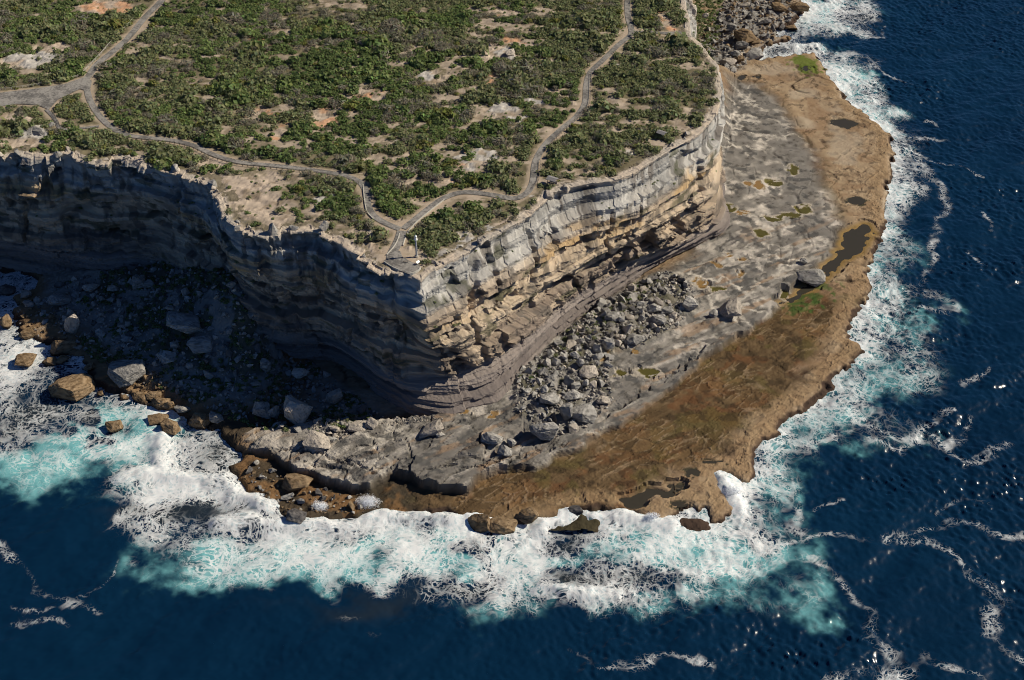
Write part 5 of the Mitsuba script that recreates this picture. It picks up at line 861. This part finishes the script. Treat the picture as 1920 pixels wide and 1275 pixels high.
def add_shrub(x, y, z, s, kind, variant, yaw, single, hs=1.0):
    V, F, c, shape = BANK[kind][variant]
    M = T().translate([float(x), float(y), float(z)]).rotate([0, 0, 1], math.degrees(yaw)).scale([float(s), float(s), float(s * hs)])
    if single:
        key = numbered('shrub')
        scene[key] = {**shape, 'to_world': M}
        return key
    ca, sa = math.cos(yaw), math.sin(yaw)
    q = np.c_[(V[:, 0] * ca - V[:, 1] * sa) * s + x, (V[:, 0] * sa + V[:, 1] * ca) * s + y, V[:, 2] * s * hs + z]
    st = stuff[kind]
    st[0].append(q); st[1].append(F + st[3]); st[2].append(c); st[3] += len(q)
for r, i in enumerate(order):
    kind = KINDS[kindix[i]][0]
    V = rng.integers(5)
    key = add_shrub(gx[i], gy[i], gz[i], sizes[i] * 1.12, kind, V, rng.uniform(0, 6.28), r < 270, rng.uniform(.8, 1.15))
    if key:
        zone_ = zone_of(gx[i], gy[i])
        tag(key, LAB[kind] + ' ' + zone_, 'shrub', LAB[kind] + 's ' + zone_)
# scrub on the scree, on ledges of the cliff and on the far slope
spot = []
tl = resample(np.array(TALUS_SCRUB), 70)
for q in tl:
    for _ in range(2):
        x, y = q[0] + rng.normal() * 3.2, q[1] + rng.normal() * 3.2
        spot.append((x, y, float(land_z(x, y)) - .1, rng.uniform(.7, 1.8), 'olive' if rng.uniform() < .6 else 'dark'))
P_ = shapely.Polygon(FAR_SLOPE)
x0, y0, x1, y1 = P_.bounds
for _ in range(1500):
    x, y = rng.uniform(x0, x1), rng.uniform(y0, y1)
    if shapely.contains_xy(P_, x, y) and rng.uniform() < .75:
        spot.append((x, y, float(land_z(x, y)) - .2, rng.uniform(1.0, 2.4), ['olive', 'dark', 'olive', 'green'][rng.integers(4)]))
P_ = shapely.Polygon(SCREE_LEFT)
x0, y0, x1, y1 = P_.bounds
for _ in range(3200):
    x, y = rng.uniform(x0, x1), rng.uniform(y0, y1)
    if shapely.contains_xy(P_, x, y) and fb(x / 9, y / 9, 71, 4) > .47:
        spot.append((x, y, float(land_z(x, y)) - .1, rng.uniform(.8, 2.0), 'dark' if rng.uniform() < .7 else 'olive'))
# ledge plants: where the cliff mesh is flat enough to hold soil
up_n = trimesh.Trimesh(P.reshape(-1, 3), cliff_f, process=False)
nrm = np.abs(up_n.face_normals[:, 2])
cen = up_n.triangles_center
cand = np.flatnonzero((nrm > .8) & (cen[:, 2] > 34) & (cen[:, 2] < 63) & (up_n.area_faces > .25))
for i in rng.choice(cand, min(230, len(cand)), replace=False) if len(cand) else []:
    if fb(cen[i, 0] / 13, cen[i, 1] / 13, 3, 2) > .47:
        spot.append((cen[i, 0], cen[i, 1], cen[i, 2] - .1, rng.uniform(.5, 1.3), ['olive', 'dark'][rng.integers(2)]))
for x, y, z, s, kind in spot:
    add_shrub(x, y, z, s, kind, rng.integers(5), rng.uniform(0, 6.28), False)
NAMES = {'green': ('green_heath', 'bright green low heath covering the clifftop'), 'olive': ('olive_scrub', 'olive green scrub along the cliff edge and paths'), 'grey': ('dead_scrub', 'grey dead twiggy scrub mixed into the heath'), 'yellow': ('yellow_heath', 'yellow green heath dotted over the clifftop'), 'dark': ('dark_scrub', 'dark green scrub in hollows, on ledges and on the shaded scree')}
for k, (a_, b_, c_, _) in stuff.items():
    put(NAMES[k][0], (np.vstack(a_), np.vstack(b_)), 'leaf', color=np.vstack(c_))
    tag(NAMES[k][0], NAMES[k][1], 'scrub', kind='stuff')

# ------------------------------------------------------------------ built things
def box(a_, b_):
    a_, b_ = np.minimum(a_, b_), np.maximum(a_, b_)
    m = trimesh.creation.box(extents=np.subtract(b_, a_))
    m.apply_translation((np.add(a_, b_)) / 2)
    return m
def moved(m, p, yaw=0):
    m = m.copy()
    m.apply_transform(trimesh.transformations.rotation_matrix(yaw, [0, 0, 1]))
    m.apply_translation(p)
    return m
def tube(a_, b_, r, n=8, r2=None):
    return trimesh.creation.revolve([[0, 0], [r, 0], [r if r2 is None else r2, np.linalg.norm(np.subtract(b_, a_))], [0, np.linalg.norm(np.subtract(b_, a_))]], sections=n, transform=trimesh.geometry.align_vectors([0, 0, 1], np.subtract(b_, a_) / np.linalg.norm(np.subtract(b_, a_)))).apply_translation(a_)
def part(parent, name, mesh, mat, label=None):
    key = parent + '__' + numbered(parent + '//' + name).split('//')[1]
    put(key, mesh, mat)
    if label: labels[key] = {'label': label}
    return key
def ground(p):
    return float(plateau_z(p[0], p[1])) + .15

def shelter(p, yaw, w, dpt, lab):
    k = numbered('shelter')
    at_ = (p[0], p[1], ground(p))
    tag(k, lab, 'shelter')
    h = 2.5
    for sx in (-1, 1):
        for sy in (-1, 1):
            part(k, 'post', moved(box((sx * (w / 2 - .3) - .09, sy * (dpt / 2 - .3) - .09, -.3), (sx * (w / 2 - .3) + .09, sy * (dpt / 2 - .3) + .09, h)), at_, yaw), 'dark_timber')
    prof = shapely.Polygon([(-dpt / 2 - .3, 0), (-dpt / 2 - .3, .14), (0, .75), (dpt / 2 + .3, .14), (dpt / 2 + .3, 0), (0, .6)])
    r = trimesh.creation.extrude_polygon(prof, w + .6, engine='earcut')
    r.apply_transform(np.array([[0, 0, 1, -w / 2 - .3], [1, 0, 0, 0], [0, 1, 0, h], [0, 0, 0, 1]], float))
    part(k, 'roof', moved(r, at_, yaw), 'roofing')
    part(k, 'bench', moved(trimesh.util.concatenate([box((-w / 2 + .7, -.2, .42), (w / 2 - .7, .25, .5)), box((-w / 2 + .8, -.1, -.2), (-w / 2 + .95, .1, .42)), box((w / 2 - .95, -.1, -.2), (w / 2 - .8, .1, .42))]), at_, yaw), 'timber')
    part(k, 'wall', moved(box((-w / 2 + .2, dpt / 2 - .35, -.3), (w / 2 - .2, dpt / 2 - .21, 1.1)), at_, yaw), 'pale_timber')
shelter(SHELTER[0], -.55, 4.0, 3.0, 'small open shelter with grey pitched roof beside the bend of the right path')
shelter(SHELTER[1], -.6, 3.6, 2.6, 'small shelter with grey roof half hidden in scrub near the right cliff edge')

# beacon: a slender white mast near the lookout
p = PLACES[0]; bz = ground(p)
k = tag('beacon_mast', 'tall slender white beacon mast beside the lookout at the cliff tip', 'mast')
part(k, 'base', tube((p[0], p[1], bz - .5), (p[0], p[1], bz + .5), .75, 12), 'concrete')
part(k, 'column', tube((p[0], p[1], bz + .5), (p[0], p[1], bz + 8.2), .42, 14, .36), 'grey_paint')
part(k, 'gallery', trimesh.util.concatenate([tube((p[0], p[1], bz + 8.2), (p[0], p[1], bz + 8.45), .8, 14), tube((p[0], p[1], bz + 8.45), (p[0], p[1], bz + 8.9), .62, 14, .5)]), 'white_paint')
part(k, 'lantern', trimesh.util.concatenate([tube((p[0], p[1], bz + 8.9), (p[0], p[1], bz + 9.9), .4, 12), tube((p[0], p[1], bz + 9.9), (p[0], p[1], bz + 10.3), .6, 12, .1)]), 'white_paint')
part(k, 'finial', tube((p[0], p[1], bz + 10.3), (p[0], p[1], bz + 11.3), .12, 8, .04), 'green_glass')

def bench(p, yaw, lab):
    k = numbered('bench'); tag(k, lab, 'bench'); at_ = (p[0], p[1], ground(p) + .2)
    part(k, 'seat', moved(box((-1.1, -.22, .42), (1.1, .22, .5)), at_, yaw), 'timber')
    for s in (-1, 1):
        part(k, 'leg', moved(box((s * .85 - .06, -.18, -.1), (s * .85 + .06, .18, .42)), at_, yaw), 'dark_timber')
bench(PLACES[1], -.1, 'dark bench on the lookout pavement at the cliff tip')
def sign_board(p, yaw, lab):
    k = numbered('information_board'); tag(k, lab, 'sign'); at_ = (p[0], p[1], ground(p) + .15)
    for s in (-1, 1):
        part(k, 'post', moved(box((s * .6 - .05, -.05, 0), (s * .6 + .05, .05, 1.0)), at_, yaw), 'dark_timber')
    b_ = box((-.85, -.5, -.04), (.85, .5, .04)); b_.apply_transform(trimesh.transformations.rotation_matrix(.6, [1, 0, 0])); b_.apply_translation((0, 0, 1.15))
    part(k, 'panel', moved(b_, at_, yaw), 'white_paint')
sign_board(PLACES[2], .9, 'small white topped information board at the right end of the lookout pavement')
# low walls
def wall(line, w, h, lab, mat='concrete', name='low_wall'):
    k = numbered(name); tag(k, lab, 'wall')
    l = resample(np.asarray(line, float)[:, :2], max(int(chain(line) / 1.0), 3))
    ms = []
    t = np.gradient(l, axis=0); t /= np.linalg.norm(t, axis=1, keepdims=True); n = np.c_[-t[:, 1], t[:, 0]]
    z = plateau_z(l[:, 0], l[:, 1])
    R = np.stack([np.c_[l + n * w, z - .2], np.c_[l + n * w, z + h], np.c_[l - n * w, z + h], np.c_[l - n * w, z - .2]], 1)
    i = np.arange(len(l) * 4).reshape(-1, 4)
    f = []
    for a_ in range(4):
        b_ = (a_ + 1) % 4
        f += [np.c_[i[:-1, a_], i[:-1, b_], i[1:, b_]], np.c_[i[:-1, a_], i[1:, b_], i[1:, a_]]]
    f += [i[:1, [0, 2, 1]], i[:1, [0, 3, 2]], i[-1:, [0, 1, 2]], i[-1:, [0, 2, 3]]]
    put(k, (R.reshape(-1, 3), np.vstack(f)), mat)
wall(KERB_A, .18, .55, 'pale low wall along the bend of the left path before the fork')
wall(KERB_B, .18, .6, 'pale low wall on the left of the short path to the tip lookout')
wall(KERB_C, .18, .55, 'pale low wall along the right path from the fork uphill')
wall(np.array(LOOKOUT_WEST)[[6, 7, 8]], .15, .9, 'pale parapet at the front corner of the tip lookout')
wall(np.array(LOOKOUT_WEST)[[9, 10, 11]], .12, .8, 'grey parapet along the cliff side of the tip lookout')

def fence(line, lab, mat_post, mat_rail, gap=2.6, h=1.15):
    k = numbered('fence'); tag(k, lab, 'fence')
    l = resample(np.asarray(line, float)[:, :2], max(int(chain(line) / gap) + 1, 3))
    z = plateau_z(l[:, 0], l[:, 1]) + .05
    put(k + '__posts', trimesh.util.concatenate([box((x - .11, y - .11, q - .2), (x + .11, y + .11, q + h)) for (x, y), q in zip(l, z)]), mat_post)
    labels[k + '__posts'] = {'kind': 'stuff'}
    for hh in (h, h * .5):
        put(k + '__' + ('rail' if hh == h else 'rail_001'), trimesh.util.concatenate([tube((*l[i], z[i] + hh - .04), (*l[i + 1], z[i + 1] + hh - .04), .085 if hh == h else .05, 6) for i in range(len(l) - 1)]), mat_rail)
fence(FENCE_LOWER, 'dark post and rail fence along the cliff side of the left path', 'dark_timber', 'timber')
fence(FENCE_WEST, 'pale rail fence beside the wide path at the upper left', 'pale_timber', 'pale_timber')
fence(FENCE_EAST, 'rail fence on the outer bend of the right path', 'timber', 'timber')
fence(FENCE_EAST2, 'short rail fence beside the roofed shelter on the right path', 'timber', 'timber')
fence(STAIR_RAIL, 'handrail down the short steps at the left clearing', 'dark_timber', 'timber')

# a person at the far lookout: one continuous body with clothes over it
def limb(joints, radii):
    out = manifold3d.Manifold()
    for (a_, ra), (b_, rb) in zip(zip(joints[:-1], radii[:-1]), zip(joints[1:], radii[1:])):
        out += manifold3d.Manifold.hull(manifold3d.Manifold.sphere(ra, 12).translate(a_) + manifold3d.Manifold.sphere(rb, 12).translate(b_))
    return out
p = PLACES[3]
at_ = (p[0], p[1], ground(p) + .18)
body = limb([(0, 0, .95), (0, .01, 1.2), (0, 0, 1.42)], [.15, .15, .13])
legs = manifold3d.Manifold()
skin = limb([(0, 0, 1.42), (0, 0, 1.55)], [.06, .055]) + manifold3d.Manifold.sphere(.105, 16).scale((.85, 1, 1.2)).translate((0, .01, 1.66)) + manifold3d.Manifold.sphere(.02, 8).translate((0, -.1, 1.65))
hair = manifold3d.Manifold.sphere(.112, 16).scale((.9, 1, 1.1)).translate((0, .03, 1.70)) - manifold3d.Manifold.cube((.4, .2, .3), True).translate((0, -.14, 1.62))
for s in (-1, 1):
    legs += limb([(s * .09, 0, .93), (s * .1, -.02, .5), (s * .1, .02, .08)], [.1, .07, .05]) + limb([(s * .1, .03, .05), (s * .11, -.15, .04)], [.05, .04])
    body += limb([(s * .17, 0, 1.38), (s * .24, .02, 1.1), (s * .22, -.08, .9)], [.075, .06, .045])
    skin += limb([(s * .22, -.08, .9), (s * .215, -.1, .82)], [.04, .04])
    for q in range(4):
        skin += limb([(s * .215 + (q - 1.5) * .018, -.1, .82), (s * .215 + (q - 1.5) * .019, -.11, .75 - .01 * (q in (1, 2)))], [.011, .009])
    skin += limb([(s * .19, -.11, .84), (s * .175, -.14, .80)], [.012, .010])
tag('person', 'person in a red top and dark trousers standing on the eastern lookout', 'person')
def man(m): 
    q = m.to_mesh(); return trimesh.Trimesh(q.vert_properties[:, :3], q.tri_verts, process=False)
for nm, m, mat in (('body', skin, 'skin'), ('top', body, 'red_cloth'), ('trousers', legs, 'navy_cloth'), ('hair', hair, 'hair')):
    put('person__' + nm, moved(man(m), at_, .4), mat, smooth=50)

# spray thrown up where the surf meets the rock: bursts of droplets
plain('spray_white', (.82, .84, .87), .9)
tet = np.array([[1, 1, 1], [1, -1, -1], [-1, 1, -1], [-1, -1, 1]]) * .7
for i, (sp, size, lab) in enumerate(((PLACES[7], 1.0, 'white burst of spray thrown up against the undercut grey ledge'), (PLACES[9], .75, 'rounded white splash over a low rock left of the spray burst'),
                                     (PLACES[10], .7, 'white splash against the pale rim left of the seaward point'), (PLACES[11], .8, 'white surge filling the notch of the seaward point'))):
    rng = np.random.default_rng(77 + i)
    n = int(5200 * size)
    u_ = rng.uniform(0, 1, n) ** .6
    dirs = rng.normal(size=(n, 3)); dirs[:, 2] = np.abs(dirs[:, 2]) * 1.1
    dirs /= np.linalg.norm(dirs, axis=1, keepdims=True)
    c_ = np.array([sp[0], sp[1], .5]) + size * dirs * (u_ * (2.2 + 4.2 * meshkit.fbm(dirs * 2.6 + 5 + 9 * i, 3)))[:, None] * [1.2, .8, 1.1]
    r_ = rng.uniform(.04, .19, n) * (1.25 - .7 * u_)
    rots = np.stack([trimesh.transformations.random_rotation_matrix(rng.uniform(size=3))[:3, :3] for _ in range(n)])
    Vd = (c_[:, None] + np.einsum('nij,kj->nki', rots, tet) * r_[:, None, None]).reshape(-1, 3)
    Fd = (np.arange(n)[:, None, None] * 4 + np.array([[0, 1, 2], [0, 3, 1], [0, 2, 3], [1, 3, 2]])).reshape(-1, 3)
    key = numbered('sea_spray')
    put(key, (Vd, Fd), 'spray_white')
    tag(key, lab, 'spray', kind='stuff')
